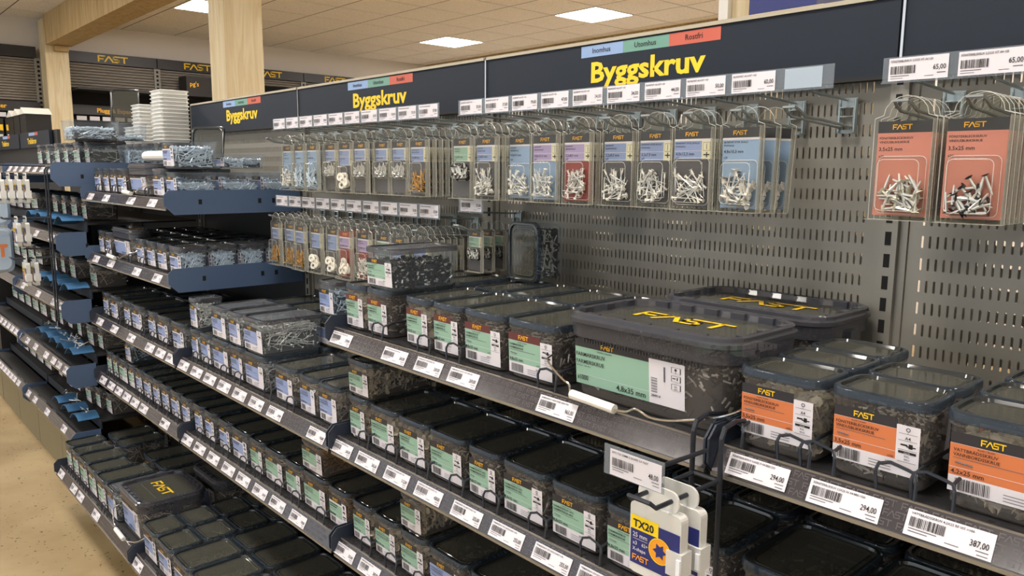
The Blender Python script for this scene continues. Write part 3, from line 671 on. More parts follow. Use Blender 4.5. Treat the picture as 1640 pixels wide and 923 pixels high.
O2 = dict(t=('FÖNSTERBLECKSKRUV', 'VINDUSBLIKKSKRUE'), sub='Rostfri | Rustfri', s='3,5x25 mm', q='x250', c='285606', col=[('o', '1'), ('t', 'A4'), ('i', ''), ('b', '9011')])
O3 = dict(t=('VATTBRÄDSSKRUV', 'VANNBORDSSKRUE'), sub='Rostfri | Rustfri', s='4,2x25 mm', q='x100', c='285621', col=[('o', 'T20'), ('i', ''), ('t', 'C4'), ('b', '9010')])
def row(items, y, z, L, H, phrase, group, pos='front row', near=1, **kw):
    """items: (x, width, colour, kind[, spec])"""
    for i, it in enumerate(items):
        x, wd, c, k = it[:4]; sp = it[4] if len(it) > 4 else None
        lab = '%s box of screws, %s from left, %s, %s' % (CN[c], ORD[i], pos, phrase)
        box(x, y, z, wd, L, H, c, k, lab, group, near, spec=sp, **kw)
YBX = .868
# right shelf, orange labels
for i, (x, wd, sp, nn, kd) in enumerate(((-.530, .117, O1, 3, 'beige'), (-.408, .117, O2, 2, 'darkhead'), (-.282, .14, O3, 3, 'beige'), (-.13, .13, O3, 1, 'beige'))):
    for j in range(nn):
        wh = ('leftmost', 'second', 'third', 'fourth')[i]
        lab = 'orange-label tub, %s column on the right shelf, %s' % (wh, ('at the front', 'second from front', 'farthest back')[j])
        box(x, YBX+j*.092, -.350, wd, .090, .105, 'orange', kd, lab, 'orange-label tubs', 2 if j == 0 else 1, spec=sp if j == 0 else None)
row([(-.515, .13, 'green', 'black', FM), (-.375, .14, 'green', 'black', FM), (-.225, .14, 'green', 'black', FM)], YBX, Z['B'], .17, .1, 'below the orange tubs', 'boxes on the dark right shelf', near=1)
row([(-.515, .13, 'green', 'black'), (-.375, .14, 'green', 'black'), (-.225, .14, 'green', 'black')], YBX+.175, Z['B'], .17, .1, 'below the orange tubs', 'boxes on the dark right shelf', pos='back row', near=0)
# shelf with the big tub
AR = [(-1.526, .088, 'green', 'beige', FM), (-1.437, .094, 'green', 'black', FM), (-1.290, .090, 'green', 'beige', FM), (-1.198, .094, 'green', 'black', FM), (-1.102, .118, 'green', 'black', FM), (-.982, .126, 'green', 'black', FM)]
row(AR, YBX, Z['A'], .178, .102, 'shelf of the big tub', 'boxes beside the big tub', near=2, head='header_red')
row([(a[0]-.005, a[1], a[2], a[3]) for a in AR], YBX+.182, Z['A'], .178, .102, 'shelf of the big tub', 'boxes behind the front row beside the big tub', pos='back row', near=0)
box(-1.437, YBX, Z['A']+.102, .115, .180, .088, 'green', 'short', 'clear green-label box of black-headed screws, stacked above the upper shelf boxes', 'boxes beside the big tub', 2, True, spec=FM, level=.80)
# box lying on its end against the slotted panel
e = box(-1.31, 1.17, Z['A']+.102, .100, .135, .085, 'green', 'darkhead', 'screw box standing on end, lid facing out, before the slotted panel', 'boxes beside the big tub', 1, True, label=False, darklid=True)
e.rotation_euler.x = math.radians(90); e.location = (-1.26, 1.17+.085, ZC+Z['A']+.1035)
BR = [(-1.522, .082, 'green', 'beige', FP), (-1.432, .108, 'green', 'beige', FP), (-1.322, .108, 'green', 'beige', FM), (-1.212, .118, 'green', 'black', FM), (-1.090, .094, 'green', 'darkhead', FU), (-.992, .118, 'green', 'darkhead', FU), (-.870, .116, 'green', 'black', FU), (-.750, .116, 'green', 'black', FM), (-.632, .10, 'green', 'black', FM)]
for a in (0,):
    row(BR, YBX, Z['B'], .160, .1, 'shelf below the big tub', 'boxes on the shelf below the big tub', near=2)
row([(a[0], a[1], a[2], a[3]) for a in BR], YBX+.165, Z['B'], .160, .1, 'shelf below the big tub', 'boxes behind on the shelf below the big tub', pos='back row', near=0)
box(-1.524, YBX, Z['B']+.1, .1, .30, .086, 'green', 'beige', 'long green-label box of dull roofing screws stacked directly under the big-tub shelf', 'boxes on the shelf below the big tub', 2, spec=FP)
CR = [(-1.518, .09, 'green', 'beige', FU), (-1.424, .098, 'green', 'beige', FP), (-1.322, .1, 'green', 'beige', FP), (-1.218, .13, 'blue', 'black', US), (-1.084, .135, 'green', 'black', FM), (-.945, .135, 'green', 'black', FM)]
row(CR, YBX, Z['Cc'], .17, .1, 'lowest shelf under big tub', 'boxes on the lowest shelf under the big tub', near=1)
box(-1.322, YBX, Z['Cc']+.1, .092, .17, .09, 'green', 'beige', 'green-label box of rounded screws stacked on the lowest shelf near the middle', 'boxes on the lowest shelf under the big tub', 2, spec=FP)
# middle bay
LR = [(-2.505, .075, 'blue', 'zinc', US), (-2.427, .095, 'blue', 'zinc', US), (-2.328, .13, 'blue', 'silver', US), (-2.194, .098, 'blue', 'silver', US), (-2.093, .135, 'blue', 'zinc', US), (-1.900, .112, 'blue', 'silver', US), (-1.765, .095, 'blue', 'silver', US), (-1.665, .1, 'blue', 'silver', US)]
row(LR, YBX, Z['B'], .178, .1, 'middle bay, upper boxes', 'boxes on the upper shelf of the middle bay', near=2)
row([(a[0], a[1], a[2], a[3]) for a in LR], YBX+.182, Z['B'], .178, .1, 'middle bay, upper boxes', 'boxes behind on the upper middle-bay shelf', pos='back row', near=0)
UP = [(-2.505, .078, 'blue', 'silver', 'small blue-label box alone at the left end of the upper stack', .09), (-2.325, .12, 'blue', 'silver', 'blue-label box, second in the upper stack of the middle bay', .18),
      (-2.198, .098, 'blue', 'silver', 'blue-label box, third in the upper stack of the middle bay', .18), (-2.093, .135, 'blue', 'silver', 'large clear box of long silver screws atop the middle-bay stack', .19)]
for x, wd, c, k, lab, L in UP: box(x, YBX, Z['B']+.1, wd, L, .1, c, k, lab, 'upper stack of the middle bay', 2, True, spec=US, level=.92)
for i, (x, wd) in enumerate(((-2.35, .12), (-2.22, .14), (-2.07, .14))):
    box(x, YBX+.195, Z['B']+.1, wd, .17, .09, 'blue', 'silver', '%s dark-lidded box behind the upper stack of the middle bay' % ORD[i], 'rear boxes of the middle-bay stack', 0)
box(-2.02, 1.065, Z['B']+.19+.001, .098, .17, .100, 'blue', 'zinc', 'blue-label box standing high at the bracket left of the green row', 'upper stack of the middle bay', 1, True, spec=US)
L4 = [(-2.515, .085, 'blue', 'zinc'), (-2.425, .09, 'blue', 'zinc'), (-2.31, .095, 'blue', 'zinc'), (-2.21, .12, 'blue', 'zinc'), (-2.085, .095, 'green', 'silver', FM), (-1.985, .12, 'green', 'silver', FU), (-1.862, .1, 'green', 'silver', FU), (-1.76, .128, 'green', 'brass', FU), (-1.63, .1, 'green', 'brass')]
row(L4, YBX, Z['Cc'], .178, .1, 'middle bay, lower boxes', 'boxes on the lower shelf of the middle bay', near=1)
row([(a[0], a[1], a[2], a[3]) for a in L4], YBX+.182, Z['Cc'], .178, .1, 'middle bay, lower boxes', 'boxes behind on the lower middle-bay shelf', pos='back row', near=0)
box(-1.765, YBX, Z['Cc']+.1, .12, .178, .088, 'green', 'brass', 'green-label box of brassy screws stacked at the right of the lower middle-bay shelf', 'boxes on the lower shelf of the middle bay', 2, spec=FU)
# left bay
T1 = [(-3.50, .105, 'blue', 'zinc'), (-3.37, .085, 'blue', 'brass'), (-3.28, .09, 'blue', 'zinc'), (-3.185, .12, 'blue', 'brass')]
row(T1, YBX, Z['T1'], .14, .095, 'topmost left shelf', 'boxes on the topmost left shelf', near=0)
for j in range(3):
    nm = ('front', 'middle', 'rear')[j]
    box(-2.655, YBX+j*.145, Z['T1'], .112, .140, .095, 'blue', 'zinc', 'open clear box of zinc screws by the top blue bracket, %s one' % nm, 'open boxes along the top blue bracket', 2, True, lid=False, level=.62)
    box(-2.785, YBX+j*.145, Z['T1'], .125, .140, .095, 'blue', 'zinc', 'blue-label box second from the top blue bracket, %s row' % nm, 'boxes on the topmost left shelf', 0, True, lid=(j == 0))
for j in range(2): 
    for i in range(3): box(-3.50+i*.12, YBX+.145*(j+1)+.003, Z['T1'], .115, .138, .095, 'blue', 'zinc', 'box in the hidden rows of the topmost left shelf, %s from left, row %s' % (ORD[i], ('two', 'three')[j]), 'rear boxes on the topmost left shelf', 0)
box(-2.66, YBX-.005, Z['T1']+.096, .118, .15, .098, 'blue', 'zinc', 'open blue-label box of zinc screws stacked highest on the left shelf', 'boxes on the topmost left shelf', 2, True, lid=False, level=.85)
box(-2.66, YBX+.155, Z['T1']+.096, .118, .15, .06, 'blue', 'zinc', 'low open box of zinc screws behind the highest stacked one', 'boxes on the topmost left shelf', 1, True, lid=False, level=.8)
T2 = [(-3.50, .085, 'blue', 'zinc'), (-3.40, .085, 'blue', 'zinc'), (-3.01, .1, 'blue', 'zinc'), (-2.895, .1, 'blue', 'zinc'), (-2.785, .105, 'blue', 'zinc')]
row(T2, YBX, Z['T2'], .095, .095, 'second left shelf', 'boxes on the second left shelf', near=0)
for j in range(4):
    nm = ('front', 'second', 'third', 'rear')[j]
    box(-2.665, YBX+j*.100, Z['T2'], .122, .096, .095, 'blue', 'zinc', 'clear box of zinc screws along the second blue bracket, %s one' % nm, 'boxes along the second blue bracket', 2, True, level=.85)
    if j:
        for i in range(6): box(-3.45+i*.125, YBX+j*.100, Z['T2'], .12, .096, .095, 'blue', 'zinc', 'blue-lidded box, %s from left, %s row of the second left shelf' % (ORD[i], nm), 'rear boxes on the second left shelf', 0, label=False)
L3 = [(-3.505, .095, 'blue', 'zinc'), (-3.395, .11, 'blue', 'zinc'), (-3.22, .095, 'blue', 'zinc'), (-3.12, .13, 'blue', 'zinc'), (-2.93, .095, 'blue', 'zinc'), (-2.83, .12, 'blue', 'zinc'), (-2.68, .12, 'blue', 'zinc')]
row(L3, YBX, Z['B'], .178, .1, 'third left shelf', 'boxes on the third left shelf', near=1)
row(L3, YBX+.182, Z['B'], .178, .1, 'third left shelf', 'boxes behind on the third left shelf', pos='back row', near=0)
L4b = [(-3.51, .085, 'green', 'zinc'), (-3.42, .075, 'green', 'zinc'), (-3.34, .12, 'green', 'zinc'), (-3.215, .085, 'green', 'zinc'), (-3.125, .09, 'blue', 'zinc'), (-3.03, .1, 'blue', 'zinc'), (-2.925, .09, 'blue', 'zinc'), (-2.83, .09, 'blue', 'zinc'), (-2.735, .1, 'blue', 'zinc'), (-2.63, .09, 'blue', 'zinc')]
row(L4b, YBX, Z['Cc'], .178, .1, 'fourth left shelf', 'boxes on the fourth left shelf', near=1)
row(L4b, YBX+.182, Z['Cc'], .178, .1, 'fourth left shelf', 'boxes behind on the fourth left shelf', pos='back row', near=0)
box(-3.24, YBX, Z['Cc']+.1, .085, .178, .095, 'blue', 'zinc', 'tall-stacked blue-label box of zinc nails on the fourth left shelf', 'boxes on the fourth left shelf', 1, True)
# bottom shelves
BB = [(-3.505, .1, .14), (-3.40, .1, .14), (-3.295, .125, .155), (-3.165, .115, .14), (-3.045, .12, .18)]
for i, (x, wd, L) in enumerate(BB): box(x, .69, Z['base'], wd, L, .11, 'green', 'silver', 'grey-lidded box, %s from left, front of the bottom left shelf' % ORD[i], 'boxes on the bottom left shelf', 1)
box(-2.92, .69, Z['base'], .12, .20, .11, 'blue', 'silver', 'box of silver screws directly left of the bottom-shelf tub', 'boxes on the bottom left shelf', 2, True, spec=US)
for i, (x, y, wd) in enumerate(((-3.50, .85, .11), (-3.385, .85, .11), (-3.16, .89, .12), (-3.035, .89, .12), (-2.91, .91, .10), (-3.50, 1.05, .14), (-3.30, 1.08, .14))):
    box(x, y, Z['base'], wd, .17, .11, 'green', 'silver', '%s grey-lidded box behind the front row of the bottom left shelf' % ORD[i], 'rear boxes on the bottom left shelf', 0)
box(-3.04, 1.09, Z['base'], .12, .17, .19, 'blue', 'zinc', 'tall box of zinc nails at the back of the bottom left shelf', 'rear boxes on the bottom left shelf', 1, True)
k = 0
for j in range(4):
    for i in range(2):
        box(-2.515+i*.135, .69+j*.106, Z['base'], .13, .103, .11, 'blue', 'silver', 'small dark-lidded box, bottom middle shelf, %s column, %s row from the front' % (('left', 'right')[i], ORD[j]), 'small boxes on the bottom middle shelf', 1 if j == 0 else 0)
for j in range(2):
    for i in range(4):
        box(-2.24+i*.14, .69+j*.175, Z['base'], .135, .17, .11, 'blue', 'brass' if j else 'silver', 'long dark-lidded box, bottom middle shelf, %s from left, %s row' % (ORD[i], ('front', 'rear')[j]), 'long boxes on the bottom middle shelf', 1)

# ------------------------------------------------------------------ big tubs with wire handles
def big_tub(x, y, z, Wd, L, H, lab, colr, spec, kind, ring_y=None, grip=True, near=2):
    e = empty('screw_tub', (x+Wd/2, y, z+.0003), label=lab, cat='tub', group='large tubs with yellow logo lids')
    x0, x1 = -Wd/2, Wd/2
    def lp(i, zz, r=.045): return rr(x0+i, x1-i, i, L-i, max(.01, r-i*.5), zz, 6)
    q = MB(); q.loft([lp(.021, 0), lp(.017, .004), lp(.010, H-.045), lp(.010, H-.03)], 'tub_smoke', True, False); obj('tub', q.mesh('tub', True), e)
    q = MB(); q.loft([lp(.006, H-.040), lp(.004, H-.038), lp(.003, H-.018), lp(.0, H-.016), lp(0, H-.010), lp(.003, H-.007), lp(.0035, H-.002), lp(.008, H), lp(.012, H-.002), lp(.015, H-.012), lp(.022, H-.0125), lp(.024, H-.009), lp(.03, H-.009)], 'big_lid', False, True)
    for i in range(5):
        u = x0+.06+i*(Wd-.12)/4
        for yy in (.010, L-.020): q.box(u-.012, u+.012, yy, yy+.010, H-.012, H-.0005, 'big_lid')
    for i in range(3):
        v = .05+i*(L-.1)/2
        for xx in (x0+.010, x1-.020): q.box(xx, xx+.010, v-.010, v+.010, H-.012, H-.0005, 'big_lid')
    n = 40
    for i in range(n):
        u = x0+.05+(Wd-.1)*i/(n-1); q.box(u-.0007, u+.0007, .0055, .0075, H-.046, H-.020, 'big_lid')
    ld = obj('lid', q.mesh('lid'), e)
    q = MB(); ft = lambda u, v, l=0: (u, v, H-.0085+.0004*l)
    i = .033; pts = rr(x0+i, x1-i, i, L-i, .025, 0, 5); q.add([(a, b, H-.0086) for a, b, c in pts], [tuple(range(len(pts)))], 'lid_smoke')
    q.add([ft(x0+.05, L*.30, 1), ft(x1-.05, L*.30, 1), ft(x1-.05, L*.30+.001, 1), ft(x0+.05, L*.30+.001, 1)], [(0, 1, 2, 3)], 'ink_grey')
    logo(q, -Wd*.25, L*.42, Wd*.135, ft, 'yellow', sx=1.1, layer=2); obj('lid_print', q, ld)
    q = MB(); f = lambda u, v, l=0: (u, .017-.007*v/(H-.045)-.0008-.0004*l, v)
    u0, u1, v0, v1 = x0+.028, x0+.028+Wd*.66, .020, H-.043; uc = u0+(u1-u0)*.70; h_ = v1-v0; w_ = u1-u0
    rect(q, uc, u1, v0, v1-h_*.08, f, 'paper', 0); rect(q, u0, uc, v0, v1-h_*.17, f, colr, 0); rect(q, u0, uc, v1-h_*.17, v1, f, 'header_print', 0)
    rect(q, u0, uc, v1-h_*.25, v1-h_*.17, f, 'paper', .3) if colr == 'blue' else None
    logo(q, u0+w_*.26, v1-h_*.135, h_*.10, f, 'logo'); rect(q, u0, uc, v0+h_*.22, v0+h_*.225, f, 'paper', 1)
    text(q, 'Utomhus | Utendørs', u0+w_*.22, v1-h_*.225, h_*.035, f, 'ink', maxw=w_*.3)
    for i, t in enumerate(spec['t']): text(q, t, u0+w_*.012, v1-h_*(.37+.16*i), h_*.085, f, 'ink', maxw=w_*.42)
    text(q, 'Svart/Sort - RAL 9011', u0+w_*.012, v1-h_*.60, h_*.032, f, 'ink', maxw=w_*.26)
    text(q, 'x1000', u0+w_*.015, v0+h_*.10, h_*.11, f, 'ink', sx=.8, maxw=w_*.2); text(q, '4,8x35 mm', uc-w_*.03, v0+h_*.06, h_*.12, f, 'ink', maxw=w_*.34, align='r')
    cw = u1-uc
    for i in range(16): rect(q, uc+cw*.06, uc+cw*.24, v0+h_*(.24+.019*i), v0+h_*(.24+.019*i+.004+.008*(i % 3 == 0)), f, 'ink', 1)
    text(q, '284914', uc+cw*.06, v0+h_*.14, h_*.055, f, 'ink', maxw=cw*.4)
    q.tube([f(uc+cw*.45, v1-h_*.2, 2), f(uc+cw*.45, v1-h_*.5, 2)], .0012, 'ink_grey', 4)
    for i in range(3): rect(q, uc+cw*.64, u1-cw*.1, v1-h_*(.28+.17*i), v1-h_*(.16+.17*i), f, 'ink', 1); rect(q, uc+cw*.66, u1-cw*.12, v1-h_*(.275+.17*i), v1-h_*(.165+.17*i), f, 'paper', 2)
    um = uc+cw*.77; disc(q, um, v1-h_*.205, h_*.03, f, 'ink', 3, 6); text(q, '8', um, v1-h_*.27, h_*.03, f, 'ink', align='c', layer=3)
    rect(q, uc+cw*.68, um, v1-h_*.39, v1-h_*.37, f, 'ink', 3); rect(q, um+cw*.03, um+cw*.06, v1-h_*.41, v1-h_*.35, f, 'ink', 3)
    text(q, 'RAL', um, v1-h_*.56, h_*.03, f, 'ink', align='c', layer=3); text(q, '9011', um, v1-h_*.61, h_*.03, f, 'ink', align='c', layer=3, maxw=cw*.22)
    obj('label', q, e)
    o = obj('screws', pile(x0+.022, x1-.022, .022, L-.022, .005, H-.055, 420 if near > 1 else 160, kind, .032, 77, 'dark_fill' if kind != 'silver' else 'grey_fill'), e); o['kind'] = 'stuff'
    # wire handle hanging down over the front
    q = MB(); m_ = L*.55
    A = [(x0-.001, m_, H-.06), (x0-.018, L*.3, H*.55), (x0-.021, L*.05, H*.42), (x0-.014, -.008, H*.36), (x0+.030, -.021, .032), (x0+.046, -.022, .026), (x0+.049, -.022, .014), (x0+.056, -.022, .011)]
    B = [(x1+.001, m_, H-.06), (x1+.014, L*.35, H*.5), (x1+.014, L*.1, H*.36), (x1-.006, -.012, .036), (x1-.065, -.021, .018), (x0+.205, -.023, .012), (x0+.178, -.023, .018), (x0+.160, -.022, .010), (x0+.136, -.022, .007)]
    q.tube(curve(A), .0017, 'chrome', 6); q.tube(curve(B), .0017, 'chrome', 6); hd = obj('wire_handle', q, e)
    q = MB(); q.tube([(x0+.052, -.022, .012), (x0+.138, -.022, .008)], .0072, 'white_plastic', 12); obj('grip', q, hd)
    for a_ in (x0-.003, x1-.012):
        q = MB(); q.box(a_, a_+.015, L*.5-.012, L*.5+.012, H-.065, H-.03, 'big_lid'); obj('handle_lug', q, e)
    return e
big_tub(-.845, YBX-.004, Z['A'], .312, .205, .135, 'large smoky tub with green label and white grip, front of upper shelf', 'green', dict(t=('FARMARSKRUV', 'FARMERSKRUE')), 'black')
big_tub(-.842, YBX+.238, Z['A'], .312, .198, .135, 'large tub behind the front tub, against the slotted panel', 'green', dict(t=('FARMARSKRUV', 'FARMERSKRUE')), 'black', near=1)
big_tub(-2.785, .692, Z['base'], .255, .225, .155, 'large tub with yellow logo lid, front of the bottom left shelf', 'blue', dict(t=('TRÄSKRUV', 'TRESKRUE')), 'silver', near=1)
big_tub(-2.80, .947, Z['base'], .255, .225, .155, 'large tub with yellow logo lid, rear of the bottom left shelf', 'blue', dict(t=('TRÄSKRUV', 'TRESKRUE')), 'silver', near=1)
big_tub(-3.055, YBX-.005, Z['T1'], .262, .225, .112, 'wide clear tub with white grip on the topmost left shelf', 'blue', dict(t=('TRÄSKRUV', 'TRESKRUE')), 'silver', near=1)
big_tub(-3.305, YBX-.005, Z['T2'], .285, .09, .122, 'wide tub with ribbed clear lid on the second left shelf', 'blue', dict(t=('TRÄSKRUV', 'TRESKRUE')), 'silver', near=1)

# ------------------------------------------------------------------ wire dividers
q = MB()
q.tube([(0, 0, 0), (-.003, .001, .022), (-.001, .004, .030), (.010, .008, .033), (.030, .006, .030), (.038, .003, .029), (.041, 0, .022), (.042, -.004, 0)], .0021, 'wire', 6)
q.tube([(.038, .003, .029), (.040, .02, .034), (.042, .13, .037)], .0021, 'wire', 6)
DIV = q.mesh('divider')
def dividers(xs, z, phrase, y=.8705):
    for i, x in enumerate(xs):
        obj('wire_divider', DIV, None, (x, y-.004, ZC+z), label='bent black wire box stop, %s from left, %s' % (ORD[i], phrase), cat='wire stop', group='wire stops on the shelves')
def gaps(rowl, idx): return [rowl[i][0]-.030 for i in idx]
obs = [-.560+.02, -.462, -.418, -.330, -.292, -.178]
dividers([-.548, -.458, -.428, -.338, -.300, -.19], -.350, 'in front of the orange tubs', y=.8615)
dividers([-1.385, -1.22, -1.128, -.862-.02], Z['A'], 'on the big-tub shelf', y=.8615)
dividers([-1.45, -1.34, -1.23, -1.12, -1.02, -.90, -.78], Z['B'], 'on the shelf below the tub', y=.8615)
dividers([-1.45, -1.35, -1.245], Z['Cc'], 'on the lowest shelf', y=.8615)
dividers([-2.45, -2.36, -2.225, -2.125, -1.93, -1.80], Z['B'], 'upper middle-bay shelf', y=.8615)
dividers([-2.45, -2.34, -2.24, -2.115, -2.015, -1.89, -1.79, -1.66], Z['Cc'], 'lower middle-bay shelf', y=.8615)
dividers([-3.43, -3.25, -3.15, -2.96, -2.86, -2.72], Z['B'], 'third left shelf', y=.8615)
dividers([-3.45, -3.36, -3.05, -2.95, -2.85, -2.76, -2.66], Z['Cc'], 'fourth left shelf', y=.8615)
dividers([-3.42, -3.2, -2.82], Z['T1'], 'topmost left shelf', y=.8615)
dividers([-3.34, -3.06, -2.92], Z['T2'], 'second left shelf', y=.8615)
dividers([-3.42, -3.32, -3.2, -2.95], Z['base'], 'bottom left shelf', y=.686)

# ------------------------------------------------------------------ hooks and blister packs
q = MB(); w0 = 'steel'
q.box(-.016, .016, .193, .1965, .010, .026, w0); q.box(-.016, -.0095, .193, .1965, -.032, .010, w0); q.box(.0095, .016, .193, .1965, -.032, .010, w0); q.box(-.0095, .0095, .193, .1965, -.032, -.026, w0)
for s in (-1, 1): q.tube([(s*.013, .192, .024), (s*.013, .190, -.030)], .0022, w0, 6)
for zz in (-.02, -.005, .01): q.tube([(-.013, .1915, zz), (.013, .1915, zz)], .0016, w0, 5)
HK_PLATE = q.mesh('plate')
q = MB(); q.tube([(-.0105, .19, -.022), (-.0105, .03, -.012), (-.0105, .012, -.004), (-.009, .002, 0), (.009, .002, 0), (.0105, .012, -.004), (.0105, .03, -.012), (.0105, .19, -.022)], .0024, 'prong', 7); HK_PRONG = q.mesh('prong', True)
q = MB(); q.tube([(0, .19, .022), (0, .06, .028), (0, .047, .034)], .0022, w0, 6); HK_ARM = q.mesh('arm', True)
q = MB(); q.box(-.0455, .0455, .0445, .0455, .029, .0635, 'holder'); q.box(-.0455, .0455, .041, .0455, .0275, .0292, 'holder'); HK_HOLD = q.mesh('holder')
TK = {}
def ticket(title, price, empty_=False):
    key = (title, price)
    if key not in TK:
        q = MB(); f = lambda u, v, l=0: (u, .0435-.0003*l, v); a, b = -.037, .041
        if empty_: rect(q, -.033, .028, .031, .0615, f, 'bag', 0)
        else:
            rect(q, a, b, .0305, .0615, f, 'paper', 0); rect(q, a+.003, b-.03, .0562, .0578, f, 'ink_grey', 1) if not title else text(q, title, a+.003, .0555, .003, f, 'ink', maxw=.055)
            barcode(q, a+.003, a+.037, .0395, .0505, f, int(price.replace(',', '')))
            text(q, price, b-.003, .0425, .0065, f, 'ink', maxw=.021, align='r', sx=.8)
            rect(q, a+.003, a+.028, .0365, .0375, f, 'ink_grey', 1); rect(q, a+.003, a+.02, .0335, .0342, f, 'ink_grey', 1); rect(q, b-.014, b-.003, .0375, .0387, f, 'ink_grey', 1); rect(q, b-.03, b-.018, .0345, .0352, f, 'ink_grey', 1)
        TK[key] = q.mesh('ticket')
    return TK[key]
def hook(x, z, lab, price, title='', none=False, tag=True):
    e = empty('display_hook', (x, 1.105, z), label=lab, cat='hook', group='chrome display hooks')
    obj('wall_plate', HK_PLATE, e); obj('prong', HK_PRONG, e); obj('upper_arm', HK_ARM, e)
    if tag:
        h = obj('tag_holder', HK_HOLD, e); obj('ticket', ticket(title, price, none), h)
    return e
PK = {}
def pack_meshes(key, colr, back, title, size, kind, bl=(-.145, -.072), wide=1.0, full=False, seed=0, head='header_print'):
    if key in PK: return PK[key]
    hw = .036*wide; f = lambda u, v, l=0: (u, -.0003*l, v); z1, z0 = -.026, -.156
    q = MB(); q.box(-hw, hw, 0, .0006, z0, z1, back); rect(q, -hw, hw, z1-.016, z1, f, head, 1)
    zc = z0 if full else bl[1]-.002
    cr = hw if full else hw*.45
    rect(q, -hw, cr, zc, z1-.016, f, colr, 1); rect(q, -hw, hw, z1-.0195, z1-.016, f, 'paper' if not full or colr != 'salmon' else colr, 1.5)
    if not full:
        rect(q, cr, hw, zc, z1-.016, f, 'paper_cream', 1); rect(q, cr+.003, hw-.004, z1-.036, z1-.022, f, 'ink', 2); rect(q, cr+.0036, hw-.0046, z1-.0354, z1-.0226, f, 'paper_cream', 3)
        rect(q, (cr+hw)/2-.0008, (cr+hw)/2+.0002, z1-.034, z1-.024, f, 'ink', 4)
        rect(q, cr+.004, hw-.005, z1-.0435, z1-.0415, f, 'ink', 3); rect(q, (cr+hw)/2-.001, (cr+hw)/2+.001, z1-.047, z1-.038, f, 'ink', 3)
        rect(q, -hw, cr, z1-.0365, z1-.0358, f, 'paper', 2)
    logo(q, -hw*.42 if not full else -hw*.45, z1-.0115, .0070, f, 'logo', sx=1.05, layer=3)
    for i, t in enumerate(title): text(q, t, -hw+.003, z1-.0245-i*.0055, .0031, f, 'ink', maxw=hw*1.25)
    text(q, size, -hw+.003, z1-.0435 if not full else z1-.0405, .0050, f, 'ink', maxw=hw*1.1); text(q, 'x20', -hw+.003, z1-.0495, .0034, f, 'ink')
    card = q.mesh('card')
    q = MB(); sw = hw+.005; top = []
    n = 8
    out = [(-sw, z0-.006), (sw, z0-.006), (sw, z1+.004)]
    for k in range(n+1):
        a = math.pi*k/n; out.append((sw*.72*math.cos(a), z1+.008+.026*math.sin(a)))
    out.append((-sw, z1+.004))
    q.loft([[(u, -.0016, v) for u, v in out], [(u, -.0010, v) for u, v in out]], 'shell')
    q.box(-sw, sw, -.0170, .0022, z0-.0062, z0-.0052, 'shell_edge'); q.box(sw-.001, sw, -.0130, .0022, z0-.005, z1+.002, 'shell_edge')
    b0, b1 = bl; bw = hw-.004; dep = .017
    def ro(i, y): return [(u, y, v) for u, v, _ in rr(-bw+i, bw-i, b0+i, b1-i, .008, 0, 4)]
    q.loft([ro(0, -.0016), ro(.001, -.010), ro(.003, -.0155), ro(.006, -.017)], 'shell', False, True)
    for yy, i_ in ((-.0020, 0), (-.0160, .0045)):  # thin pale tubes added along the blister edges as highlight lines
        lp_ = ro(i_, yy); q.tube(lp_+[lp_[0]], .0004, 'shell_highlight', 4)
    for o0, o1 in zip(out, out[1:]+out[:1]): q.tube([(o0[0], -.0014, o0[1]), (o1[0], -.0014, o1[1])], .0004, 'shell_highlight', 4)
    shell = q.mesh('shell')
    L = {'rivet': .042, 'bigrivet': .040, 'brass': .034, 'silver': .028, 'washer': .02, 'nail': .045, 'darkhead': .028, 'beige': .028}[kind]
    mb = MB(); rn = random.Random(seed+11); cnt = {'washer': 11}.get(kind, 30)
    for i in range(cnt):
        for _ in range(20):
            an = rn.uniform(0, math.pi*2); d = Vector((math.cos(an), rn.uniform(-.12, .12), math.sin(an)))
            p = Vector((rn.uniform(-bw, bw), rn.uniform(-.013, -.004), b0+.004+min(.8, abs(rn.gauss(0, .5)))*(b1-b0)*.60))
            if kind == 'washer':
                d = Vector((rn.uniform(-.4, .4), -1, rn.uniform(-.4, .4)))
                if abs(p.x) < bw-.012 and p.z > b0+.012 and p.z < b1-.012: screw(mb, p, d, L, kind, rn); break
                continue
            a, b = p-d*L/2, p+d*L/2
            if all(abs(c.x) < bw-.002 and b0+.002 < c.z < b1-.003 for c in (a, b)): screw(mb, p, d, L, kind, rn); break
    PK[key] = (card, shell, mb.mesh('screws')); return PK[key]
def packs(x, z, n, key, desc, where, pitch=.0200, y0=1.128, fan=0, size_=1, **kw):
    card, shell, scr = pack_meshes(key, **kw)
    n = min(n, 8)
    for i in range(n):
        lab = 'front %s pack on the %s' % (desc, where) if i == 0 else '%s pack, %s from front, %s' % (desc, ORD[i], where)
        e = empty('blister_pack', (x+fan*i, y0+i*pitch, z), label=lab, cat='blister pack', group='packs on the '+where)
        e.rotation_euler.z = random.Random(int(abs(x)*1000)+i).uniform(-.015, .015)+(-fan*3 if fan else 0)
        e.rotation_euler.y = fan*2.2*(i)
        if size_ != 1: e.scale = (size_,)*3
        obj('card', card, e); obj('clear_shell', shell, e); o = obj('screws', scr, e); o['kind'] = 'stuff'
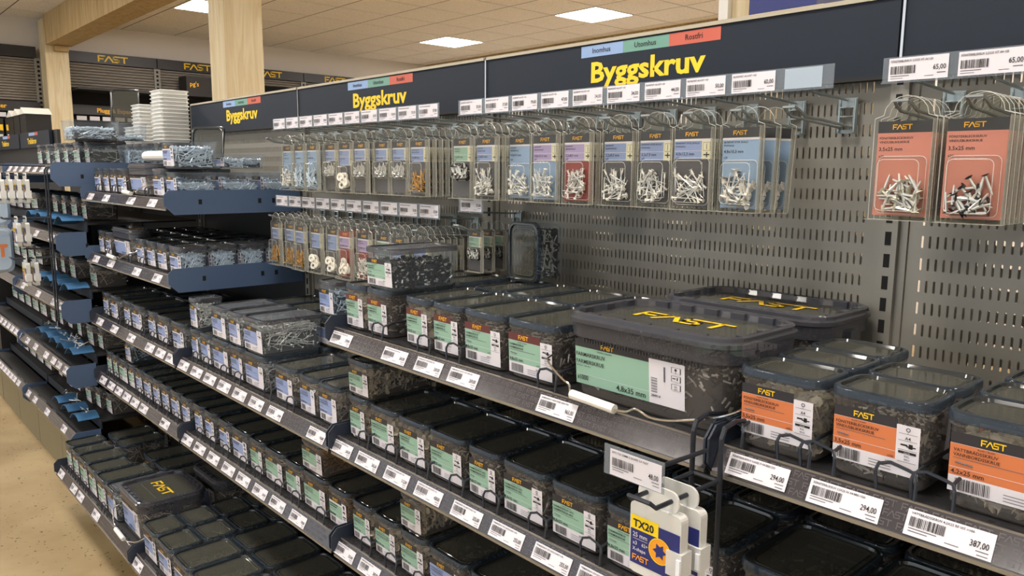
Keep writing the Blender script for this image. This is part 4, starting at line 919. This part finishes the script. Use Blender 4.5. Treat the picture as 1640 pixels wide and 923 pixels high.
SP = {
 'sal1': dict(colr='salmon', back='salmon', title=('FÖNSTERBLECKSKRUV', 'VINDUSBLIKKSKRUE'), size='3,5x25 mm', kind='beige', full=True, bl=(-.153, -.074), seed=1),
 'sal2': dict(colr='salmon', back='salmon', title=('FÖNSTERBLECKSKRUV', 'VINDUSBLIKKSKRUE'), size='3,5x25 mm', kind='darkhead', full=True, bl=(-.153, -.074), seed=2),
 'stor': dict(colr='ltblue', back='ltblue', title=('BLINDNIT STOR SKALLE', 'POPNAGL'), size='4,8x10,3 mm', kind='bigrivet', full=True, bl=(-.153, -.078), seed=3),
 'b412': dict(colr='blue', back='cardgrey', title=('BLINDNIT STOR SKALLE', 'POPNAGL'), size='4,0x12,3 mm', kind='rivet', seed=4, bl=(-.153, -.074), wide=1.05),
 'b379': dict(colr='blue', back='cardgrey', title=('BLINDNIT STOR SKALLE', 'POPNAGL'), size='3,2x7,9 mm', kind='rivet', seed=5, bl=(-.153, -.076)),
 'b380': dict(colr='blue', back='cardgrey', title=('BLINDNIT', 'BLINDNAGLE'), size='3,2x8,0 mm', kind='rivet', seed=6, bl=(-.153, -.076)),
 'p380': dict(colr='purple', back='cardred', title=('BLINDNIT', 'BLINDNAGLE'), size='3,2x8,0 mm', kind='rivet', seed=7, bl=(-.153, -.076)),
 'p410': dict(colr='purple', back='ltblue', title=('BLINDNIT', 'BLINDNAGLE'), size='4,8x10,3 mm', kind='rivet', seed=8, full=False, bl=(-.153, -.076)),
 'l495': dict(colr='ltblue', back='ltblue', title=('BLINDNIT', 'BLINDNAGLE'), size='4,0x9,5 mm', kind='rivet', seed=9, full=True, bl=(-.153, -.082)),
 'gr': dict(colr='green', back='cardgrey', title=('TRÄSKRUV', 'TRESKRUE'), size='3,5x30 mm', kind='darkhead', seed=10, bl=(-.120, -.076)),
 'br': dict(colr='blue', back='cardgrey', title=('MÄSSINGSKRUV', 'MESSINGSKRUE'), size='3,5x40 mm', kind='brass', seed=11, bl=(-.153, -.076)),
 'sh': dict(colr='blue', back='cardgrey', title=('SKRUV', 'SKRUE'), size='3,5x16 mm', kind='silver', seed=12, bl=(-.120, -.072)),
 'nl': dict(colr='ltblue', back='ltblue', title=('SKRUV', 'SKRUE'), size='4,5x60 mm', kind='nail', seed=13, full=True, bl=(-.153, -.076)),
 'ws': dict(colr='purple', back='cardred', title=('BRICKA', 'SKIVE'), size='10,5x30x3,0 mm', kind='washer', seed=14, bl=(-.153, -.072), head='cardred'),
 'wh': dict(colr='blue', back='cardgrey', title=('BRICKA', 'SKIVE'), size='8x16 mm', kind='washer', seed=15, bl=(-.153, -.085)),
}
DS = {'sal1': 'salmon pale-screw', 'sal2': 'salmon dark-screw', 'stor': 'light blue wide-head rivet', 'b412': 'blue 4,0x12,3 rivet', 'b379': 'blue 3,2x7,9 rivet', 'b380': 'blue rivet', 'p380': 'purple and red rivet', 'p410': 'purple rivet', 'l495': 'pale blue rivet', 'gr': 'green-card screw', 'br': 'brass screw', 'sh': 'blue short-screw', 'nl': 'blue long-screw', 'ws': 'purple white-washer', 'wh': 'blue white-ring'}
ZH = .098
for i, (x, kk, n, pr) in enumerate(((-.445, 'sal1', 5, '65,00'), (-.355, 'sal2', 8, '65,00'))):
    wn = ('left', 'right')[i]
    hook(x, ZH, 'chrome hook with 65,00 tag holding %s salmon packs at right' % wn, pr, 'FÖNSTERBLSKRUV 3,5X25 VIT A4 =20')
    packs(x, ZH, n, kk, DS[kk], '%s hook at far right' % wn, **SP[kk])
R1 = [(None, 0, ''), ('stor', 3, '60,00'), ('b412', 3, '50,00'), ('b379', 2, '44,00'), ('b380', 2, '34,00'), ('p380', 8, '34,00'), ('p410', 3, '47,00'), ('l495', 2, '39,00'), ('b380', 9, '37,00'), ('gr', 5, '35,00')]
for k, (kk, n, pr) in enumerate(R1):
    x = -.607-.09*k; wh = '%s hook from right under largest sign' % ORD[k]
    hook(x, ZH, 'chrome display hook, %s from right under the largest sign' % ORD[k] if kk else 'empty chrome double hook right of the light blue packs', pr or '0', 'BLINDNIT ALU/ST =20', none=not kk)
    if kk: packs(x, ZH, n, kk, DS[kk], wh, y0={3: 1.140, 4: 1.145, 7: 1.142, 2: 1.124, 8: 1.124}.get(k, 1.128), fan=.011 if kk == 'stor' else 0, pitch=.03 if kk == 'stor' else .0200, **SP[kk])
R2 = [('br', 8, '37,00'), ('sh', 3, '35,00'), ('sh', 4, '33,00'), ('sh', 3, '33,00'), ('wh', 4, '33,00'), ('sh', 3, '29,00'), ('nl', 6, '29,00'), ('nl', 3, '29,00'), ('l495', 3, '29,00'), (None, 0, '29,00')]
for k, (kk, n, pr) in enumerate(R2):
    x = -1.583-.09*k; wh = '%s upper hook from right, middle sign' % ORD[k]
    hook(x, ZH, 'chrome display hook, upper row, %s from right under the middle sign' % ORD[k], pr)
    if kk: packs(x, ZH, n, kk, DS[kk], wh, y0=1.124+.005*((k*7) % 3), **SP[kk])
R3 = [('br', 6, '37,00'), ('br', 6, '35,00'), ('gr', 6, '33,00'), ('p380', 6, '33,00'), ('ws', 6, '33,00'), ('wh', 5, '29,00'), ('wh', 4, '29,00'), ('br', 4, '29,00'), ('br', 3, '29,00'), ('br', 6, '29,00')]
for k, (kk, n, pr) in enumerate(R3):
    x = -1.583-.09*k; wh = '%s lower hook from right, middle sign' % ORD[k]
    hook(x, -.147, 'chrome display hook, lower row, %s from right under the middle sign' % ORD[k], pr)
    packs(x, -.147, n, kk, DS[kk], wh, y0=1.122+.006*((k*5+1) % 3), **SP[kk])
hook(-1.417, -.125, 'lone lower chrome hook with crooked tag above the stacked box', '27,00')
packs(-1.417, -.125, 3, 'gr', DS['gr'], 'lone lower hook left of the end-standing box', y0=1.165, pitch=.035, size_=.70, **SP['gr'])

# ------------------------------------------------------------------ side frame with bit cases
def bit_case_meshes():
    q = MB(); q.loft([[(u, 0, v) for u, v, _ in rr(-.038, .038, -.105, -.012, .008, 0)], [(u, .014, v) for u, v, _ in rr(-.038, .038, -.105, -.012, .008, 0)]], 'white_clear')
    q.loft([[(u, .004, v) for u, v, _ in rr(-.03, .03, -.014, .014, .012, 0)], [(u, .007, v) for u, v, _ in rr(-.03, .03, -.014, .014, .012, 0)]], 'white_clear')
    a = q.mesh('case')
    q = MB(); f = lambda u, v, l=0: (u, -.0006-.0004*l, v)
    rect(q, -.036, .037, -.093, -.034, f, 'case_navy'); rect(q, -.036, .006, -.048, -.030, f, 'case_yellow', 1)
    text(q, 'TX20', -.032, -.0445, .0095, f, 'ink', maxw=.034, layer=2); text(q, '25 mm', -.032, -.0575, .0058, f, 'paper', maxw=.022)
    rect(q, -.032, -.010, -.0605, -.0600, f, 'paper', 1); text(q, 'x3', -.032, -.068, .0048, f, 'paper'); text(q, '62+', -.018, -.0675, .0042, f, 'paper'); text(q, 'X-shape', -.032, -.0755, .0045, f, 'paper', maxw=.02)
    disc(q, .009, -.064, .0165, f, 'case_orange', 1, 24); ring(q, .009, -.064, .0165, .0012, f, 'case_yellow', 2, 24)
    n = 12; pts = [(.009+(.0105 if k % 2 == 0 else .006)*math.cos(math.pi*k/6), -.064+(.0105 if k % 2 == 0 else .006)*math.sin(math.pi*k/6)) for k in range(12)]
    q.add([f(u, v, 2) for u, v in pts], [tuple(range(12))], 'case_navy')
    logo(q, -.032, -.088, .0075, f, 'case_orange', sx=.95); b = q.mesh('label')
    q = MB(); q.box(-.006+.026, .016+.026, -.0035, .0175, -.086, -.056, 'white_clear'); q.box(.036, .0415, -.006, .016, -.082, -.062, 'case_white'); c = q.mesh('latch')
    q = MB()
    for i in range(3):
        u = -.026+i*.016; q.tube([(u, .007, -.101), (u, .007, -.095)], .003, 'case_yellow', 6); q.tube([(u+.001, .007, -.095), (u+.001, .007, -.08)], .0028, 'silver', 6)
    d = q.mesh('bits'); return a, b, c, d
CASE = bit_case_meshes()
def case(x, y, z, lab, group, rz=0):
    e = empty('bit_case', (x, y, z), rz, label=lab, cat='bit case', group=group)
    for n, me in zip(('case', 'label', 'latch', 'bits'), CASE): obj(n, me, e)
def side_frame(x, y, zt, zb, arms, lab, tilt=True):
    e = empty('wire_side_frame', (x, y, zt), label=lab, cat='hook frame')
    q = MB()
    for dx in (-.042, 0):
        q.tube([(dx, .075, -.004), (dx, .03, .004), (dx, .006, .0), (dx, 0, -.012), (dx, 0, zb-zt)], .0035, 'wire', 8)
    obj('frame', q, e)
    for az, ln in arms:
        q = MB(); q.tube([(-.042, 0, az), (0, 0, az)], .003, 'wire', 7)
        q.tube([(-.040, 0, az), (-.040, -ln, az), (-.040, -ln-.006, az+.006), (-.008, -ln-.006, az+.006), (-.004, -ln, az), (-.002, 0, az)], .003, 'wire', 8)
        q.tube([(-.021, 0, az+.035), (-.021, -ln+.04, az+.038)], .003, 'wire', 7)
        obj('arm', q, e)
    return e
fr = side_frame(-.515, .822, -.318, -1.0, ((-.068, .125),), 'black wire side frame holding the TX20 bit cases')
q = MB(); q.box(-.0455, .0455, 0, .0015, -.019, .019, 'holder'); hd = obj('tag_holder', q, fr, (-.045, -.118, -.033)); hd.rotation_euler.z = 0
q = MB(); me = tag_mesh('t', 'BITS T20 25MM X-SHAPE 3-P FAST', '48,00', .078, .033); o = obj('ticket', me, hd, (.004, -.0006, -.001))
case(-.538, .722, -.388, 'front TX20 bit case on the wire side frame', 'bit cases at right')
case(-.532, .752, -.388, 'second TX20 bit case, directly behind the front one', 'bit cases at right')
side_frame(-3.575, .722, .0, -.62, ((-.03, .20), (-.20, .16), (-.36, .14)), 'dark wire side frame with white bit cases at far left')
for j in range(5): case(-3.60, .53+j*.028, -.035, 'white navy-banded bit case, %s from left, top arm at far left' % ORD[j], 'bit cases at far left')
for j in range(2): case(-3.60, .60+j*.03, -.205, '%s white bit case on the middle arm at far left' % ('left', 'right')[j], 'bit cases at far left')
for j in range(2): case(-3.60, .62+j*.03, -.365, '%s white bit case on the lowest arm at far left' % ('left', 'right')[j], 'bit cases at far left')

# ------------------------------------------------------------------ far-left bays
for z, wd, n0 in ((.01, 'top', 0), (-.227, 'second', 1), (-.507, 'third', 2), (-.782, 'fourth', 3), (-1.07, 'bottom', 4)):
    xs = [-4.50+i*.118 for i in range(8)]
    for i, x in enumerate(xs):
        if (i*5+n0*3) % 7 == 3: continue
        box(x+.006*((i*3+n0) % 3), .868+.012*((i+n0) % 3), z+.002, (.105, .09, .10)[(i+n0) % 3], .14, .098, 'green', 'silver', '%s box from left on the %s rear shelf at far left' % (ORD[i]+' green-label', wd), 'green-label boxes on far-left rear shelves', 0, z > 0)
    if z < 0:
        for i in range(5): box(-5.50+i*.19, .868, z+.002, .16, .2, .098, 'green', 'silver', '%s dim box from left on the %s shelf beyond the frame' % (ORD[i], wd), 'dim boxes in the farthest bay', 0)
for j in range(2): box(-3.665, .868+.145*(j+1), .012, .12, .14, .098, 'blue', 'zinc', 'clear box of zinc bolts atop the far-left bay, %s one' % ('nearer front', 'nearer wall')[j], 'clear boxes atop the far-left bay', 2, True, lid=(j == 1), level=.75, label=False)
for i in range(4): box(-3.81-i*.125, 1.15, .012, .12, .13, .098, 'blue', 'zinc', 'closed box under the white tub stacks at far left, %s from right' % ORD[i], 'clear boxes atop the far-left bay', 0, True, label=False)
box(-3.72, .81, .112, .18, .19, .092, 'green', 'nail', 'highest clear box of long nails atop the far-left bay', 'open boxes atop the far-left bay', 2, True, lid=False, level=.7, label=False)
box(-3.70, 1.01, .112, .16, .10, .085, 'green', 'nail', 'small clear box behind the highest nail box at left', 'open boxes atop the far-left bay', 1, True, lid=False, level=.3, label=False)
# blue trays
q = MB(); n = 8; pts = []
for k in range(n+1):
    a = k/n; pts.append((a*.15, .012+.062*math.sin(math.pi*(.12+.62*a))))
q.loft([[(u, 0, v) for u, v in pts]+[(u, 0, v-.002) for u, v in reversed(pts)], [(u, .082, v) for u, v in pts]+[(u, .082, v-.002) for u, v in reversed(pts)]], 'scoop'); SCOOP = q.mesh('scoop', True)
for z, wd, xs in ((-.272, 'second', (-4.3, -4.1, -3.9, -3.72)), (-.552, 'third', (-4.2, -4.03, -3.87, -3.71)), (-.827, 'fourth', (-4.3, -4.15, -4.0, -3.86, -3.71)), (-1.115, 'bottom', (-4.05, -3.88, -3.71))):
    for i, x in enumerate(xs):
        e = empty('parts_tray', (x, .760, z+.001), label='curved blue loose-parts tray, %s from left, %s far-left level' % (ORD[i], wd), cat='parts tray', group='curved blue trays at far left')
        obj('curved_bottom', SCOOP, e)
        if wd in ('fourth', 'bottom'):
            mb = MB(); rn = random.Random(i)
            for s in range(4 if i < 3 else 9): 
                d = Vector((rn.gauss(0, 1), rn.gauss(0, .6), rn.gauss(0, .3))).normalized(); screw(mb, (rn.uniform(.04, .12), rn.uniform(.02, .06), .079+rn.uniform(0, .01)), d, .045, 'silver', rn)
            o = obj('loose_screws', mb, e); o['kind'] = 'stuff'
# bag at the left edge
e = empty('hanging_bag', (-4.04, .40, -.46), label='glossy pale blue bag with an orange letter at the left edge', cat='bag')
q = MB()
for z0, z1 in ((0, .20), (.205, .365)):
    q.loft([[(x, u, v) for u, v, _ in rr(i, .26-i, z0+i, z1-i, .03, 0)] for i, x in ((.014, -.03), (0, -.012), (0, .012), (.014, .03))], 'bag')
obj('bag', q.mesh('bag', True), e)
q = MB(); f = lambda u, v, l=0: (.0305, u, v)
rect(q, .17, .235, .112, .126, f, 'orange'); rect(q, .208, .222, .07, .112, f, 'orange'); rect(q, .15, .24, .16, .165, f, 'strip_blue'); obj('print', q, e)
# display boxes far left
for i in range(3):
    e = empty('display_box', (-8.2-i*.28, 1.5, .28), label='black display box with white peaked top, %s from the post' % ORD[i], cat='display box', group='black display boxes far left')
    q = MB(); q.box(-.12, .12, 0, .2, 0, .19, 'black_box'); obj('case', q, e)
    q = MB(); q.loft([[(-.13, -.01, .19), (.13, -.01, .19), (0, -.01, .25)], [(-.13, .21, .19), (.13, .21, .19), (0, .21, .25)]], 'white_plastic'); obj('peaked_top', q, e)
# stacks of white tubs and upright lids above the top left shelf
def nested(x, y, z, wd, L, n, lab):
    e = empty('white_tub_stack', (x, y, z), label=lab, cat='tub stack')
    for k in range(n):
        q = MB(); z0 = k*.016
        q.loft([rr(-wd/2+.006, wd/2-.006, .006, L-.006, .015, z0), rr(-wd/2+.004, wd/2-.004, .004, L-.004, .015, z0+.010), rr(-wd/2, wd/2, 0, L, .018, z0+.0105), rr(-wd/2, wd/2, 0, L, .018, z0+.014), rr(-wd/2+.004, wd/2-.004, .004, L-.004, .015, z0+.0155)], 'white_clear', True, True)
        obj('nested_tub', q, e)
ZT = Z['T1']+.096
nested(-3.612, 1.16, .1125, .14, .13, 14, 'tallest stack of nested white tubs above the left shelf')
nested(-3.865, 1.15, .1125, .12, .12, 11, 'shorter stack of nested white tubs, left of the tallest')
nested(-4.00, 1.15, .1125, .1, .1, 5, 'lowest stack of small nested white tubs at left')
def loose_lid(x, y, z, wd, ht, lab, tilt, rz=0, mark=False):
    e = empty('loose_lid', (x, y, z), rz, label=lab, cat='lid'); e.rotation_euler.x = tilt
    q = MB()
    def lp(i, yy): return [(u, yy, v) for u, v, _ in rr(-wd/2+i, wd/2-i, i, ht-i, .016, 0, 5)]
    q.loft([lp(.002, .010), lp(0, .008), lp(0, .002), lp(.003, 0), lp(.008, 0), lp(.010, .004)], 'lid_rim', False, False); q.loft([lp(.010, .004), lp(.014, .004)], 'lid_smoke', False, True); obj('lid', q.mesh('lid', True), e)
    if mark:
        q = MB(); q.box(-.002, .002, .003, .0035, .02, .06, 'paper'); q.box(-.002, .025, .003, .0035, .04, .044, 'paper'); obj('moulded_mark', q, e)
loose_lid(-2.80, 1.06, ZT, .14, .15, 'dark loose lid standing upright behind the highest screw box', -.15, .5, True)
loose_lid(-3.98, 1.14, .200, .13, .17, 'dark loose lid standing highest, left of the white tub stacks', -.12, .9)
e = empty('folded_carton', (-2.90, .93, .024), label='white rolled carton lying left of the highest screw box', cat='carton')
q = MB(); q.tube([(-.11, 0, .019), (.11, 0, .019)], .018, 'white_plastic', 14); q.box(-.08, .12, .0, .07, .001, .032, 'white_plastic'); obj('roll', q, e)
e = empty('storage_box', (-.925, 1.62, .351), label='dark blue box at the top right edge behind the sign', cat='box')
q = MB(); q.box(-.075, .085, 0, .22, 0, .22, 'navy_box'); obj('carton', q, e)

q = MB(); q.box(-1.01, -.82, 1.61, 1.86, .341, .350, 'pine'); q.box(-.95, -.9, 1.70, 1.74, FL, .341, 'dark_steel'); obj('top_shelf', q, None, (0, 0, ZC), label='pale shelf board carrying the dark blue box behind the sign', cat='shelf')
